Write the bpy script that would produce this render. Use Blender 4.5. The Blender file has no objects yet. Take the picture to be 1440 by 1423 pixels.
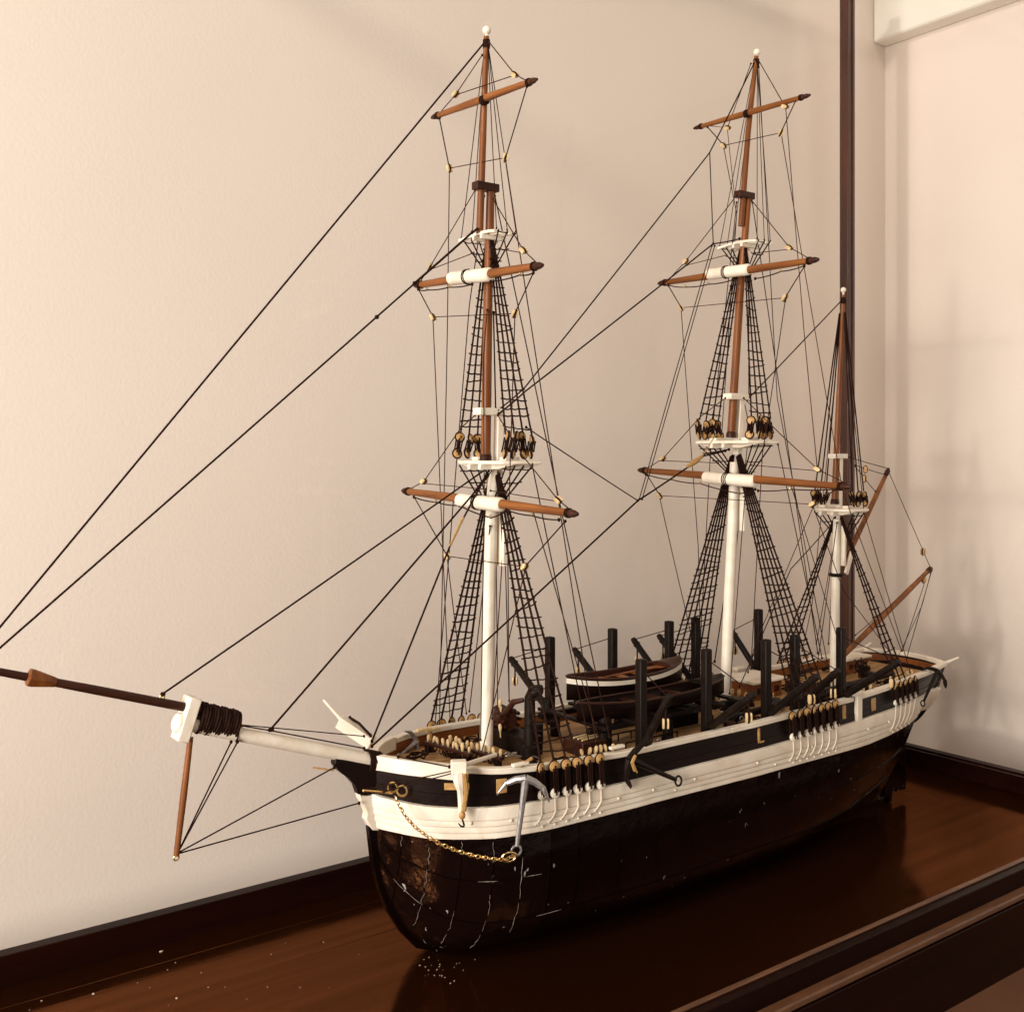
import bpy, math, random
from mathutils import Vector, Matrix
random.seed(7)
SC = bpy.context.scene
COL = SC.collection
V = Vector

# ------------------------------------------------------------------ camera
# Ship frame: +X bow to stern, +Y to starboard (towards the back wall), +Z up, z = 0 the floor of the case.
FPX, CXP, HORZ, HCAM = 1500.0, 720.0, 635.0, 0.45
TH = math.atan2(2020.0, 1500.0)
FW = V((math.cos(TH), math.sin(TH), 0)); RT = V((math.sin(TH), -math.cos(TH), 0)); UP = V((0, 0, 1))
CAM = V((-0.50787, -0.81205, HCAM))
cam = bpy.data.cameras.new('camera'); camo = bpy.data.objects.new('camera', cam); COL.objects.link(camo)
camo.matrix_world = Matrix.Translation(CAM) @ Matrix((RT, UP, -FW)).transposed().to_4x4()
cam.sensor_width = 36; cam.lens = FPX / 1440 * 36
cam.shift_y = -(711.5 - HORZ) / 1440
cam.clip_start = 0.02; cam.clip_end = 50
SC.camera = camo

# ------------------------------------------------------------------ light
w = bpy.data.worlds.new('World'); SC.world = w; w.use_nodes = True
bg = w.node_tree.nodes['Background']; bg.inputs[0].default_value = (1.0, 0.85, 0.71, 1); bg.inputs[1].default_value = 0.31
def area(name, loc, tgt, size, power, col):
    l = bpy.data.lights.new(name, 'AREA'); l.shape = 'DISK'; l.size = size; l.energy = power; l.color = col
    o = bpy.data.objects.new(name, l); COL.objects.link(o); o.location = loc
    o.rotation_euler = (V(tgt) - V(loc)).to_track_quat('-Z', 'Y').to_euler(); return o
area('room_lamp', (-2.0, -0.75, 0.55), (0.15, 0.05, 0.3), 1.1, 66, (1.0, 0.94, 0.88))
area('wall_lamp', (-1.98, -0.50, 1.616), (0.3, 0.1, 0.5), 0.11, 23, (1.0, 0.93, 0.84))
area('overhead_fill', (0.1, -1.3, 2.3), (0.5, 0.1, 0.3), 1.0, 8, (1.0, 0.90, 0.80))  # unseen soft fill added overhead to even out the light from the left
SC.view_settings.view_transform = 'Standard'; SC.view_settings.look = 'None'
SC.view_settings.exposure = 0; SC.view_settings.gamma = 1
SC.render.engine = 'CYCLES'

def at(px, py, y=None, x=None, z=None):
    """a point surveyed from the photograph, lying on a known plane of the ship (y, x or z given)"""
    r = FW + RT * ((px - CXP) / FPX) - UP * ((py - HORZ) / FPX)
    i, v = (0, x) if x is not None else ((1, y) if y is not None else (2, z))
    return CAM + r * ((v - CAM[i]) / r[i])
def lerp(a, b, t): return a + (b - a) * t
def tab(T, x, k=1):
    if x <= T[0][0]: return T[0][k]
    for p, q in zip(T, T[1:]):
        if x <= q[0]: return lerp(p[k], q[k], (x - p[0]) / (q[0] - p[0]))
    return T[-1][k]

# ------------------------------------------------------------------ materials
def mat(name, col, rough=0.5, metal=0.0, col2=None, nscale=40, stretch=(1, 1, 1), bump=0.0, bscale=200, bdist=.001, coat=0.0, chips=None, spec=0.5, detail=4):
    m = bpy.data.materials.new(name); m.use_nodes = True
    N = m.node_tree.nodes; L = m.node_tree.links; b = N['Principled BSDF']
    b.inputs['Base Color'].default_value = (*col, 1); b.inputs['Roughness'].default_value = rough
    b.inputs['Metallic'].default_value = metal; b.inputs['Coat Weight'].default_value = coat
    b.inputs['Coat Roughness'].default_value = 0.08; b.inputs['Specular IOR Level'].default_value = spec
    tc = N.new('ShaderNodeTexCoord'); mp = N.new('ShaderNodeMapping'); mp.inputs['Scale'].default_value = stretch
    L.new(tc.outputs['Object'], mp.inputs['Vector'])
    out = None
    if col2:
        n = N.new('ShaderNodeTexNoise'); n.inputs['Scale'].default_value = nscale; n.inputs['Detail'].default_value = detail
        L.new(mp.outputs[0], n.inputs['Vector'])
        r = N.new('ShaderNodeValToRGB'); r.color_ramp.elements[0].position = 0.32; r.color_ramp.elements[1].position = 0.7
        r.color_ramp.elements[0].color = (*col, 1); r.color_ramp.elements[1].color = (*col2, 1)
        L.new(n.outputs['Fac'], r.inputs['Fac']); out = r.outputs['Color']
        mr = N.new('ShaderNodeMapRange'); mr.inputs['To Min'].default_value = max(0.02, rough - 0.08); mr.inputs['To Max'].default_value = min(1, rough + 0.1)
        L.new(n.outputs['Fac'], mr.inputs['Value']); L.new(mr.outputs[0], b.inputs['Roughness'])
    if chips:
        ccol, cs, th, cst = chips
        mp2 = N.new('ShaderNodeMapping'); mp2.inputs['Scale'].default_value = cst; L.new(tc.outputs['Object'], mp2.inputs['Vector'])
        n = N.new('ShaderNodeTexNoise'); n.inputs['Scale'].default_value = cs; n.inputs['Detail'].default_value = 3; L.new(mp2.outputs[0], n.inputs['Vector'])
        r = N.new('ShaderNodeValToRGB'); r.color_ramp.elements[0].position = th; r.color_ramp.elements[1].position = th + 0.02
        L.new(n.outputs['Fac'], r.inputs['Fac'])
        mx = N.new('ShaderNodeMix'); mx.data_type = 'RGBA'; L.new(r.outputs['Color'], mx.inputs['Factor'])
        if out: L.new(out, mx.inputs['A'])
        else: mx.inputs['A'].default_value = (*col, 1)
        mx.inputs['B'].default_value = (*ccol, 1); out = mx.outputs['Result']
    if out: L.new(out, b.inputs['Base Color'])
    if bump:
        n = N.new('ShaderNodeTexNoise'); n.inputs['Scale'].default_value = bscale; n.inputs['Detail'].default_value = 3; L.new(mp.outputs[0], n.inputs['Vector'])
        bp = N.new('ShaderNodeBump'); bp.inputs['Strength'].default_value = bump; bp.inputs['Distance'].default_value = bdist
        L.new(n.outputs['Fac'], bp.inputs['Height']); L.new(bp.outputs[0], b.inputs['Normal'])
    return m
GX = (0.12, 1, 1); GZ = (1, 1, 0.1); GY = (1, 0.1, 1)
MT = dict(
    white=mat('white_paint', (.80, .72, .60), .45, col2=(.71, .60, .46), nscale=60, bump=.25, bscale=260),
    black=mat('black_gloss_paint', (.0040, .0013, .0010), .20, bump=.6, bscale=80, spec=.14, chips=((.22, .19, .17), 150, .715, (1, 1, .5))),
    bowplate=mat('black_wrinkled_sheathing', (.0045, .0016, .0012), .20, bump=.9, bscale=60, bdist=.0014, spec=.28, chips=((.30, .27, .24), 150, .705, (1, 1, .4))),
    worn=mat('worn_bare_seam', (.34, .28, .23), .45, col2=(.08, .055, .045), nscale=260),
    bulwark=mat('black_satin_paint', (.0062, .0022, .0016), .36, col2=(.0095, .0040, .0028), nscale=90, stretch=GX, bump=.25, bscale=160, spec=.12),
    iron=mat('black_iron_paint', (.0075, .0038, .0026), .45, col2=(.013, .0075, .005), nscale=120, bump=.2, spec=.12),
    mast=mat('varnished_brown_wood', (.235, .078, .018), .38, col2=(.105, .030, .007), nscale=130, stretch=GZ, bump=.12, coat=.04, spec=.25),
    yardw=mat('varnished_yard_wood', (.255, .086, .018), .36, col2=(.115, .033, .007), nscale=130, stretch=GY, bump=.12, coat=.04, spec=.25),
    dark=mat('dark_stained_wood', (.045, .013, .006), .38, col2=(.024, .0068, .0035), nscale=120, stretch=GX, bump=.12, spec=.2),
    brown=mat('brown_bulwark_wood', (.27, .082, .016), .42, col2=(.15, .040, .008), nscale=90, stretch=GX, bump=.2),
    deck=mat('pale_deck_wood', (.46, .26, .10), .5, col2=(.29, .145, .048), nscale=130, stretch=(.08, 1, 1), bump=.15),
    tan=mat('tan_boxwood', (.50, .29, .10), .42, col2=(.34, .17, .05), nscale=260, bump=.15),
    ivory=mat('ivory_boxwood', (.70, .52, .28), .42, col2=(.52, .34, .15), nscale=260),
    rope=mat('dark_brown_cord', (.024, .0085, .0045), .85, col2=(.012, .0045, .003), spec=.1, nscale=500, bump=.4, bscale=900),
    thread=mat('fine_brown_thread', (.042, .015, .007), .85, col2=(.026, .009, .005), spec=.1, nscale=400),
    tanrope=mat('tan_cord', (.42, .24, .07), .7, col2=(.30, .15, .04), nscale=400, bump=.4, bscale=900),
    brass=mat('brass', (.80, .56, .24), .28, metal=1.0, col2=(.62, .40, .15), nscale=200),
    pewter=mat('dull_pewter', (.50, .48, .47), .38, metal=.85, col2=(.30, .28, .27), nscale=160, bump=.2),
    boardw=mat('case_floor_wood', (.070, .0150, .0012), .16, col2=(.044, .0085, .0008), nscale=70, stretch=(.05, 1, 1), bump=.05, bscale=300, coat=0, spec=.1, chips=((.12, .06, .03), 520, .775, (1, 1, 1))),
    rim=mat('case_rim_wood', (.0125, .0030, .0018), .28, col2=(.0075, .0018, .0011), nscale=70, stretch=(.08, .3, 1), bump=.08, spec=.05),
    ledge=mat('case_moulding_wood', (.13, .052, .02), .45, col2=(.07, .026, .010), nscale=160, stretch=(.2, 1, 1), bump=.3, bscale=400),
    post=mat('case_post_wood', (.075, .019, .007), .38, col2=(.026, .007, .0035), nscale=60, stretch=GZ, bump=.1, coat=.2),
    wall=mat('beige_wall_paint', (.80, .695, .615), .72, col2=(.765, .66, .58), nscale=2.6, bump=.22, bscale=260, detail=5),
    shade_brown=mat('brown_shade_tone', (.20, .085, .040), .55, col2=(.16, .065, .030), nscale=8, bump=.06),  # shade below the case, put into the wall colour as brown
    soffit=mat('white_soffit_paint', (.82, .78, .70), .6, col2=(.80, .75, .66), nscale=6),
    crumb=mat('pale_crumbs', (.6, .52, .42), .8, col2=(.4, .32, .22), nscale=300),
)
def varnish(name, dif, gl, rough, st):
    """dark varnished wood: little diffuse colour, a brown-tinted semi-gloss lacquer over it"""
    m = bpy.data.materials.new(name); m.use_nodes = True; N = m.node_tree.nodes; L = m.node_tree.links; N.remove(N['Principled BSDF'])
    tc = N.new('ShaderNodeTexCoord'); mp = N.new('ShaderNodeMapping'); mp.inputs['Scale'].default_value = st; L.new(tc.outputs['Object'], mp.inputs['Vector'])
    n = N.new('ShaderNodeTexNoise'); n.inputs['Scale'].default_value = 55; n.inputs['Detail'].default_value = 6; L.new(mp.outputs[0], n.inputs['Vector'])
    r = N.new('ShaderNodeValToRGB'); r.color_ramp.elements[0].position = .3; r.color_ramp.elements[1].position = .72
    r.color_ramp.elements[0].color = (*[c * .62 for c in gl], 1); r.color_ramp.elements[1].color = (*gl, 1); L.new(n.outputs['Fac'], r.inputs['Fac'])
    d = N.new('ShaderNodeBsdfDiffuse'); d.inputs[0].default_value = (*dif, 1); gb = N.new('ShaderNodeBsdfGlossy'); L.new(r.outputs[0], gb.inputs[0])
    n3 = N.new('ShaderNodeTexNoise'); n3.inputs['Scale'].default_value = 9; n3.inputs['Detail'].default_value = 8; L.new(tc.outputs['Object'], n3.inputs['Vector'])
    mr = N.new('ShaderNodeMapRange'); mr.inputs['From Min'].default_value = .3; mr.inputs['From Max'].default_value = .7; mr.inputs['To Min'].default_value = rough * .6; mr.inputs['To Max'].default_value = rough * 1.9
    L.new(n3.outputs['Fac'], mr.inputs['Value']); L.new(mr.outputs[0], gb.inputs['Roughness'])
    n2 = N.new('ShaderNodeTexNoise'); n2.inputs['Scale'].default_value = 300; L.new(mp.outputs[0], n2.inputs['Vector'])
    bp = N.new('ShaderNodeBump'); bp.inputs['Strength'].default_value = .06; bp.inputs['Distance'].default_value = .001; L.new(n2.outputs['Fac'], bp.inputs['Height']); L.new(bp.outputs[0], gb.inputs['Normal'])
    a = N.new('ShaderNodeAddShader'); L.new(d.outputs[0], a.inputs[0]); L.new(gb.outputs[0], a.inputs[1]); L.new(a.outputs[0], N['Material Output'].inputs[0]); return m
MT['boardw'] = varnish('case_floor_wood', (.011, .0030, .0008), (.158, .060, .024), .10, (.05, 1, 1))
g = bpy.data.materials.new('clear_case_glass'); g.use_nodes = True
_N = g.node_tree.nodes; _L = g.node_tree.links; _N.remove(_N['Principled BSDF'])
_t = _N.new('ShaderNodeBsdfTransparent'); _t.inputs[0].default_value = (.985, .985, .98, 1)
_g = _N.new('ShaderNodeBsdfGlossy'); _g.inputs['Roughness'].default_value = 0.015
_w = _N.new('ShaderNodeLayerWeight'); _w.inputs[0].default_value = .5
_p = _N.new('ShaderNodeMath'); _p.operation = 'POWER'; _p.inputs[1].default_value = 5; _L.new(_w.outputs['Facing'], _p.inputs[0])
_f = _N.new('ShaderNodeMath'); _f.operation = 'MULTIPLY_ADD'; _f.inputs[1].default_value = .5; _f.inputs[2].default_value = .012; _L.new(_p.outputs[0], _f.inputs[0]); _m = _N.new('ShaderNodeMixShader')
_L.new(_f.outputs[0], _m.inputs[0]); _L.new(_t.outputs[0], _m.inputs[1]); _L.new(_g.outputs[0], _m.inputs[2])
_L.new(_m.outputs[0], _N['Material Output'].inputs[0]); MT['glass'] = g

# ------------------------------------------------------------------ mesh kit
def frame(d):
    d = V(d).normalized(); a = V((0, 0, 1)) if abs(d.z) < .9 else V((1, 0, 0))
    u = a.cross(d).normalized(); return u, d.cross(u).normalized(), d
class MB:
    def __init__(s): s.v = []; s.f = []
    def add(s, vs, fs):
        o = len(s.v); s.v += [tuple(p) for p in vs]; s.f += [tuple(i + o for i in q) for q in fs]; return s
    def box(s, c, size, rot=None):
        c = V(c); R = rot or Matrix.Identity(3)
        h = V(size) / 2
        p = [c + R @ V((x * h.x, y * h.y, z * h.z)) for x in (-1, 1) for y in (-1, 1) for z in (-1, 1)]
        return s.add(p, [(0, 1, 3, 2), (4, 6, 7, 5), (0, 4, 5, 1), (2, 3, 7, 6), (0, 2, 6, 4), (1, 5, 7, 3)])
    def beam(s, a, b, wd, ht, up=(0, 0, 1)):
        a = V(a); b = V(b); d = (b - a).normalized(); u = V(up).cross(d)
        u = u.normalized() if u.length > 1e-6 else frame(d)[0]; n = d.cross(u)
        p = [q + u * (i * wd / 2) + n * (j * ht / 2) for q in (a, b) for i, j in ((-1, -1), (1, -1), (1, 1), (-1, 1))]
        return s.add(p, [(3, 2, 1, 0), (4, 5, 6, 7), (0, 1, 5, 4), (1, 2, 6, 5), (2, 3, 7, 6), (3, 0, 4, 7)])
    def tube(s, pts, r, n=8, caps=True):
        pts = [V(p) for p in pts]; k = len(pts); rs = r if isinstance(r, (list, tuple)) else [r] * k
        u = frame(pts[1] - pts[0])[0]; vs = []
        for i, p in enumerate(pts):
            d = (pts[min(i + 1, k - 1)] - pts[max(i - 1, 0)]).normalized()
            u = (u - d * u.dot(d)).normalized(); v = d.cross(u)
            vs += [p + (u * math.cos(2 * math.pi * j / n) + v * math.sin(2 * math.pi * j / n)) * rs[i] for j in range(n)]
        fs = [(i * n + j, i * n + (j + 1) % n, (i + 1) * n + (j + 1) % n, (i + 1) * n + j) for i in range(k - 1) for j in range(n)]
        if caps: fs += [tuple(range(n - 1, -1, -1)), tuple((k - 1) * n + j for j in range(n))]
        return s.add(vs, fs)
    def lathe(s, prof, base=(0, 0, 0), axis=(0, 0, 1), n=12):
        u, v, d = frame(axis); base = V(base); k = len(prof); vs = []
        for r, h in prof: vs += [base + d * h + (u * math.cos(2 * math.pi * j / n) + v * math.sin(2 * math.pi * j / n)) * r for j in range(n)]
        fs = [(i * n + j, i * n + (j + 1) % n, (i + 1) * n + (j + 1) % n, (i + 1) * n + j) for i in range(k - 1) for j in range(n)]
        fs += [tuple(range(n - 1, -1, -1)), tuple((k - 1) * n + j for j in range(n))]
        return s.add(vs, fs)
    def ball(s, c, r, n=12, m=8):
        R = V(r) if isinstance(r, (tuple, list, Vector)) else V((r, r, r)); c = V(c); vs = [c + V((0, 0, -R.z))]; fs = []
        for i in range(1, m):
            a = math.pi * i / m - math.pi / 2
            vs += [c + V((R.x * math.cos(a) * math.cos(2 * math.pi * j / n), R.y * math.cos(a) * math.sin(2 * math.pi * j / n), R.z * math.sin(a))) for j in range(n)]
        vs.append(c + V((0, 0, R.z))); t = len(vs) - 1
        for j in range(n): fs.append((0, 1 + (j + 1) % n, 1 + j)); fs.append((t, t - n + j, t - n + (j + 1) % n))
        for i in range(m - 2):
            for j in range(n): a = 1 + i * n; fs.append((a + j, a + (j + 1) % n, a + n + (j + 1) % n, a + n + j))
        return s.add(vs, fs)
    def ring(s, c, nrm, R, r, n=14, m=6, sx=1.0):
        u, v, d = frame(nrm); c = V(c); vs = []
        for i in range(n):
            a = 2 * math.pi * i / n; e = u * math.cos(a) * sx + v * math.sin(a)
            vs += [c + e * R + (e * math.cos(2 * math.pi * j / m) + d * math.sin(2 * math.pi * j / m)) * r for j in range(m)]
        return s.add(vs, [(i * m + j, ((i + 1) % n) * m + j, ((i + 1) % n) * m + (j + 1) % m, i * m + (j + 1) % m) for i in range(n) for j in range(m)])
    def prism(s, poly, off):
        """planar polygon given in 3D, extruded by +-off/2"""
        o = V(off) / 2; k = len(poly); vs = [V(p) - o for p in poly] + [V(p) + o for p in poly]
        return s.add(vs, [tuple(range(k - 1, -1, -1)), tuple(range(k, 2 * k))] + [(i, (i + 1) % k, k + (i + 1) % k, k + i) for i in range(k)])
    def sheet(s, grid, wrap=False):
        nu = len(grid); nv = len(grid[0]); vs = [p for row in grid for p in row]
        return s.add(vs, [(i * nv + j, (i + 1) * nv + j, (i + 1) * nv + j + 1, i * nv + j + 1) for i in range(nu - 1) for j in range(nv - 1)])
    def slab(s, A, B):
        """closed slab between two equal grids"""
        nu = len(A); nv = len(A[0]); k = nu * nv
        vs = [p for row in A for p in row] + [p for row in B for p in row]; fs = []
        for i in range(nu - 1):
            for j in range(nv - 1):
                q = (i * nv + j, (i + 1) * nv + j, (i + 1) * nv + j + 1, i * nv + j + 1); fs.append(q); fs.append(tuple(x + k for x in reversed(q)))
        for i in range(nu - 1):
            for j in (0, nv - 1): q = (i * nv + j, (i + 1) * nv + j, (i + 1) * nv + j + k, i * nv + j + k); fs.append(q)
        for j in range(nv - 1):
            for i in (0, nu - 1): q = (i * nv + j, i * nv + j + 1, i * nv + j + 1 + k, i * nv + j + k); fs.append(q)
        return s.add(vs, fs)
    def mesh(s, name, m, sharp=38, fix=True):
        me = bpy.data.meshes.new(name); me.from_pydata(s.v, [], s.f)
        if fix:
            import bmesh
            bm = bmesh.new(); bm.from_mesh(me); bmesh.ops.recalc_face_normals(bm, faces=bm.faces); bm.to_mesh(me); bm.free()
        for p in me.polygons: p.use_smooth = True
        me.set_sharp_from_angle(angle=math.radians(sharp))
        if m: me.materials.append(MT[m])
        return me
    def build(s, name, m, parent=None, bevel=0, sharp=38):
        o = bpy.data.objects.new(name, s.mesh(name, m, sharp)); COL.objects.link(o); o.parent = parent
        if bevel:
            b = o.modifiers.new('bevel', 'BEVEL'); b.width = bevel; b.segments = 2; b.limit_method = 'ANGLE'; b.angle_limit = math.radians(40)
        return o
def inst(name, me, parent, loc, rot=None, scale=1):
    o = bpy.data.objects.new(name, me); COL.objects.link(o); o.parent = parent
    M = Matrix.Translation(V(loc))
    if rot is not None: M = M @ rot.to_4x4()
    o.matrix_local = M @ Matrix.Diagonal((scale, scale, scale, 1)) if scale != 1 else M
    return o
def empty(name, loc=(0, 0, 0), parent=None):
    o = bpy.data.objects.new(name, None); COL.objects.link(o); o.location = loc; o.parent = parent; o.empty_display_size = .02; return o
def tag(o, label, cat, group=None, kind=None):
    o['label'] = label; o['category'] = cat
    if group: o['group'] = group
    if kind: o['kind'] = kind
    return o
def struct(o, label=None): o['kind'] = 'structure'; return o
def sagline(pts, sag):
    pts = [V(p) for p in pts]
    if not sag: return pts
    out = []
    for a, b in zip(pts, pts[1:]):
        for i in range(6): t = i / 6; out.append(a.lerp(b, t) - V((0, 0, 4 * sag * t * (1 - t))))
    return out + [pts[-1]]
def line(name, pts, r=.0005, m='thread', parent=None, sag=0, n=6):
    mb = MB().tube(sagline(pts, sag), r, n)
    if m in ('rope', 'thread') and name not in ('lashing', 'stay_collar', 'davit_fall'):
        for p in (pts[0], pts[-1]):
            k = min(.0016, r * 2.3); mb.ball(p, (k, k, k * 1.2), 6, 5)
    return mb.build(name, m, parent)

# ================================================================== SETTING
YW, XW = .25, 1.06
struct(MB().box((0.03, YW + .02, .45), (2.06, .04, 3.0)).build('wall_back', 'wall'))
struct(MB().box((XW + .02, -.40, .45), (.04, 1.30, 3.0)).build('wall_right', 'wall'))
struct(MB().box((XW - .0175, -.40, 1.126 + .2), (.0349, 1.299, .4)).build('soffit', 'soffit', bevel=.004))

# brown panels added on the lower walls, standing in for shade under the case
struct(MB().box((.03, YW - .004, -.555), (2.05, .008, .97)).build('shade_panel_back', 'shade_brown'))
struct(MB().box((XW - .004, -.40, -.555), (.008, 1.29, .97)).build('shade_panel_right', 'shade_brown'))

# display case
case = empty('display_case', (.27, -.04, 0))
tag(case, 'dark varnished wooden display case tray with raised rim and corner post under the ship', 'display case')
def cpart(mb, name, m, bevel=.0008):
    o = mb.build(name, m, case, bevel); o.matrix_local = Matrix.Translation(-case.location); return o
XL, XR, YB, YF, RH = -.62, .866, .161, -.238, .027
ys = [YF + .002, .062, .126, YB - .0005]
for a, b in zip(ys, ys[1:]):
    cpart(MB().box(((XL + XR) / 2, (a + b) / 2, -.009), (XR - XL - .002, b - a - .0005, .018)), 'floor_board', 'boardw', .0002)
T = .014
cpart(MB().box(((XL + XR) / 2, YB + T / 2, RH / 2 - .012), (XR - XL + 2 * T, T, RH + .024)), 'rim', 'rim')
cpart(MB().box((XR + T / 2, (YB + YF) / 2, RH / 2 - .012), (T, YB - YF - .0006, RH + .024)), 'rim', 'rim')
cpart(MB().box(((XL + XR) / 2, YF - T / 2, RH / 2 - .010), (XR - XL + 2 * T, T, RH + .020)), 'rim', 'rim')
cpart(MB().box(((XL + XR) / 2, YF - .0025, RH + .0008), (XR - XL, .005, .0016)), 'bead', 'ledge', .0005)
cpart(MB().box(((XL + XR) / 2, YF - T - .004, .006), (XR - XL + 2 * T + .02, .012, .006)), 'moulding', 'ledge', .0015)
cpart(MB().box(((XL + XR) / 2, YF - T - .003, -.031), (XR - XL + 2 * T + .012, .016, .066)), 'fascia', 'rim')
cpart(MB().box((XR + T + .003, -.04, -.031), (.016, .35, .066)), 'fascia', 'rim')
pc = at(1191.5, 600, y=.166)
cpart(MB().box((pc.x, .1665, .6045), (.0155, .0155, 1.155)), 'corner_post', 'post', .0012)
cpart(MB().box((pc.x + .0035, .1578, .604), (.0045, .002, 1.15)), 'post_bead', 'post', .0004)
cpart(MB().box((XL / 2 + pc.x / 2 - .006, .1665, .5935), (pc.x - XL - .018, .003, 1.125)), 'glass_pane', 'glass', 0)
cpart(MB().box((pc.x, -.04, .5935), (.003, .396, 1.125)), 'glass_pane', 'glass', 0)
cpart(MB().box((XL, -.04, 1.156), (.020, .40, .020)), 'top_rail', 'post')
cpart(MB().box((XL / 2 + pc.x / 2 - .001, .1665, 1.1645), (pc.x - XL - .016, .0155, .0155)), 'top_rail', 'post')
cpart(MB().box((XL - .001, .1685, .585), (.0155, .0115, 1.115)), 'corner_post', 'post')
leg = cpart(MB().box((.70, -.235, -.33), (.03, .03, .53)), 'leg', 'ledge', .002)

# ================================================================== SHIP
ship = empty('ship_model', (0, 0, 0))
tag(ship, 'black and white three-masted model whaling ship with full rigging standing in the case', 'model ship')

RAIL = [(-.058, .000, .188), (-.05, .008, .1872), (-.04, .0235, .1862), (-.026, .039, .185), (-.009, .0535, .183), (.024, .0735, .180), (.068, .083, .178), (.165, .0872, .1752), (.337, .088, .175), (.514, .083, .177), (.59, .0775, .179), (.683, .068, .183), (.74, .0585, .187)]
ZT = [(-.06, .157), (-.048, .1535), (-.028, .1495), (.0, .148), (.2, .1475), (.34, .1475), (.48, .149), (.587, .151), (.74, .154)]
ZB = [(-.06, .128), (-.051, .1245), (-.026, .1205), (.012, .1200), (.2, .121), (.4, .1195), (.54, .118), (.74, .123)]
KEEL = [(-.058, .150), (-.0555, .120), (-.052, .095), (-.046, .073), (-.037, .052), (-.024, .031), (-.008, .013), (.012, .004), (.03, .003), (.67, .003), (.69, .03), (.70, .075), (.715, .088), (.74, .098)]
XS0, XS1 = -.0575, .728
def smooth(T, x, k=1):
    return (tab(T, x - .006, k) + 2 * tab(T, x, k) + tab(T, x + .006, k)) / 4
def brail(x): return smooth(RAIL, x, 1) if x > -.045 else tab(RAIL, x, 1)
def zrail(x): return smooth(RAIL, x, 2)
SHA = [(-.06, 1.7, .9), (-.04, 2.2, .72), (-.02, 2.8, .58), (.02, 4.0, .48), (.06, 5.0, .43), (.2, 6.5, .38), (.42, 6.0, .40), (.55, 3.0, .62), (.65, 1.7, 1.05), (.69, 1.35, 1.25), (.72, 1.25, .55), (.74, 1.2, .5)]
def half(x, z):
    zk = tab(KEEL, x); t = max(0.0, min(1.0, (z - zk) / (zrail(x) - zk)))
    a = tab(SHA, x, 1); e = tab(SHA, x, 2)
    return max(.0015 if z < .14 and x > -.04 else 0.0, brail(x) * ((1 - (1 - t) ** a) ** e) * (1 + .015 * math.sin(math.pi * t)))
def hp(x, z, side, off=0.0):
    y = half(x, z); e = .0015
    dx = (half(x + e, z) - half(x - e, z)) / (2 * e); dz = (half(x, z + e) - half(x, z - e)) / (2 * e)
    dx = max(-3, min(3, dx)); dz = max(-3, min(3, dz))
    n = V((-dx, 1, -dz)).normalized()
    p = V((x, y, z)) + n * off
    return V((p.x, max(0, p.y) * side, p.z))
def xs(n, a=XS0, b=XS1):
    out = []
    for i in range(n):
        t = i / (n - 1); t = t * t * .55 + t * .45 if True else t
        out.append(lerp(a, b, t))
    return out
X = xs(64)
# lower hull shell
hull = None
mb = MB()
for s in (-1, 1):
    grid = []
    for x in X:
        zk = tab(KEEL, x); zb = max(tab(ZB, x), zk + .002)
        grid.append([hp(x, lerp(zk, zb + .002, (j / 20) ** 1.35), s) for j in range(21)])
    mb.sheet(grid)
hull = mb.build('hull', 'black', ship, sharp=60)
# hull plates (dark sheathing sheets, port side and starboard bow)
def plate(x0, x1, f0, f1, s):
    A = []; B = []
    for i in range(5):
        x = lerp(x0, x1, i / 4); zk = tab(KEEL, x); zb = max(tab(ZB, x), zk + .004); ra = []; rb = []
        for j in range(6):
            z = lerp(zk + .002, zb + .001, (lerp(f0, f1, j / 5)) ** 1.2); e = .0007 + .0003 * math.sin(math.pi * i / 4) * math.sin(math.pi * j / 5)
            if i == 0 or j == 0: e = .0002
            if i == 4 or j == 5: e = .0013
            ra.append(hp(x, z, s, e + random.uniform(-.0001, .0002))); rb.append(hp(x, z, s, -.0006))
        A.append(ra); B.append(rb)
    MB().slab(A, B).build('hull_plate', 'bowplate' if x1 < .076 else 'black', hull, sharp=50)
for s in (-1, 1):
    xe = [-.050, -.038, -.022, -.001, .022, .047, .074, .104] + [.104 + .047 * k for k in range(1, 13)]
    if s > 0: xe = xe[:6]
    for a, b in zip(xe, xe[1:]):
        for f0, f1 in ((.02, .40), (.40, .72), (.72, 1.0)):
            plate(a + .0002, b - .0002, f0 + .003, f1 - .003, s)
def hz(x, f):
    zk = tab(KEEL, x); return lerp(zk + .002, max(tab(ZB, x), zk + .004) + .001, f ** 1.2)
for x in (-.038, -.022, -.001, .022, .047):
    f = .12
    while f < .97:
        g_ = min(.985, f + random.uniform(.08, .34))
        if random.random() < .66:
            n_ = 6; pts = [hp(x + random.uniform(-.0007, .0007), hz(x, lerp(f, g_, i / n_)), -1, .0013) for i in range(n_ + 1)]
            MB().tube(pts, [.0001] + [random.uniform(.00012, .00030) for _ in range(n_ - 1)] + [.0001], 4).build('worn_seam', 'worn', hull)
        f = g_ + random.uniform(.01, .06)
for f in (.40, .72):
    x = -.040
    while x < .07:
        x2 = x + random.uniform(.010, .03)
        if random.random() < .4: MB().tube([hp(lerp(x, x2, i / 5), hz(lerp(x, x2, i / 5), f), -1, .0013) for i in range(6)], [.0001, .0002, .0003, .0002, .0002, .0001], 4).build('worn_seam', 'worn', hull)
        x = x2 + .004
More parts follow.
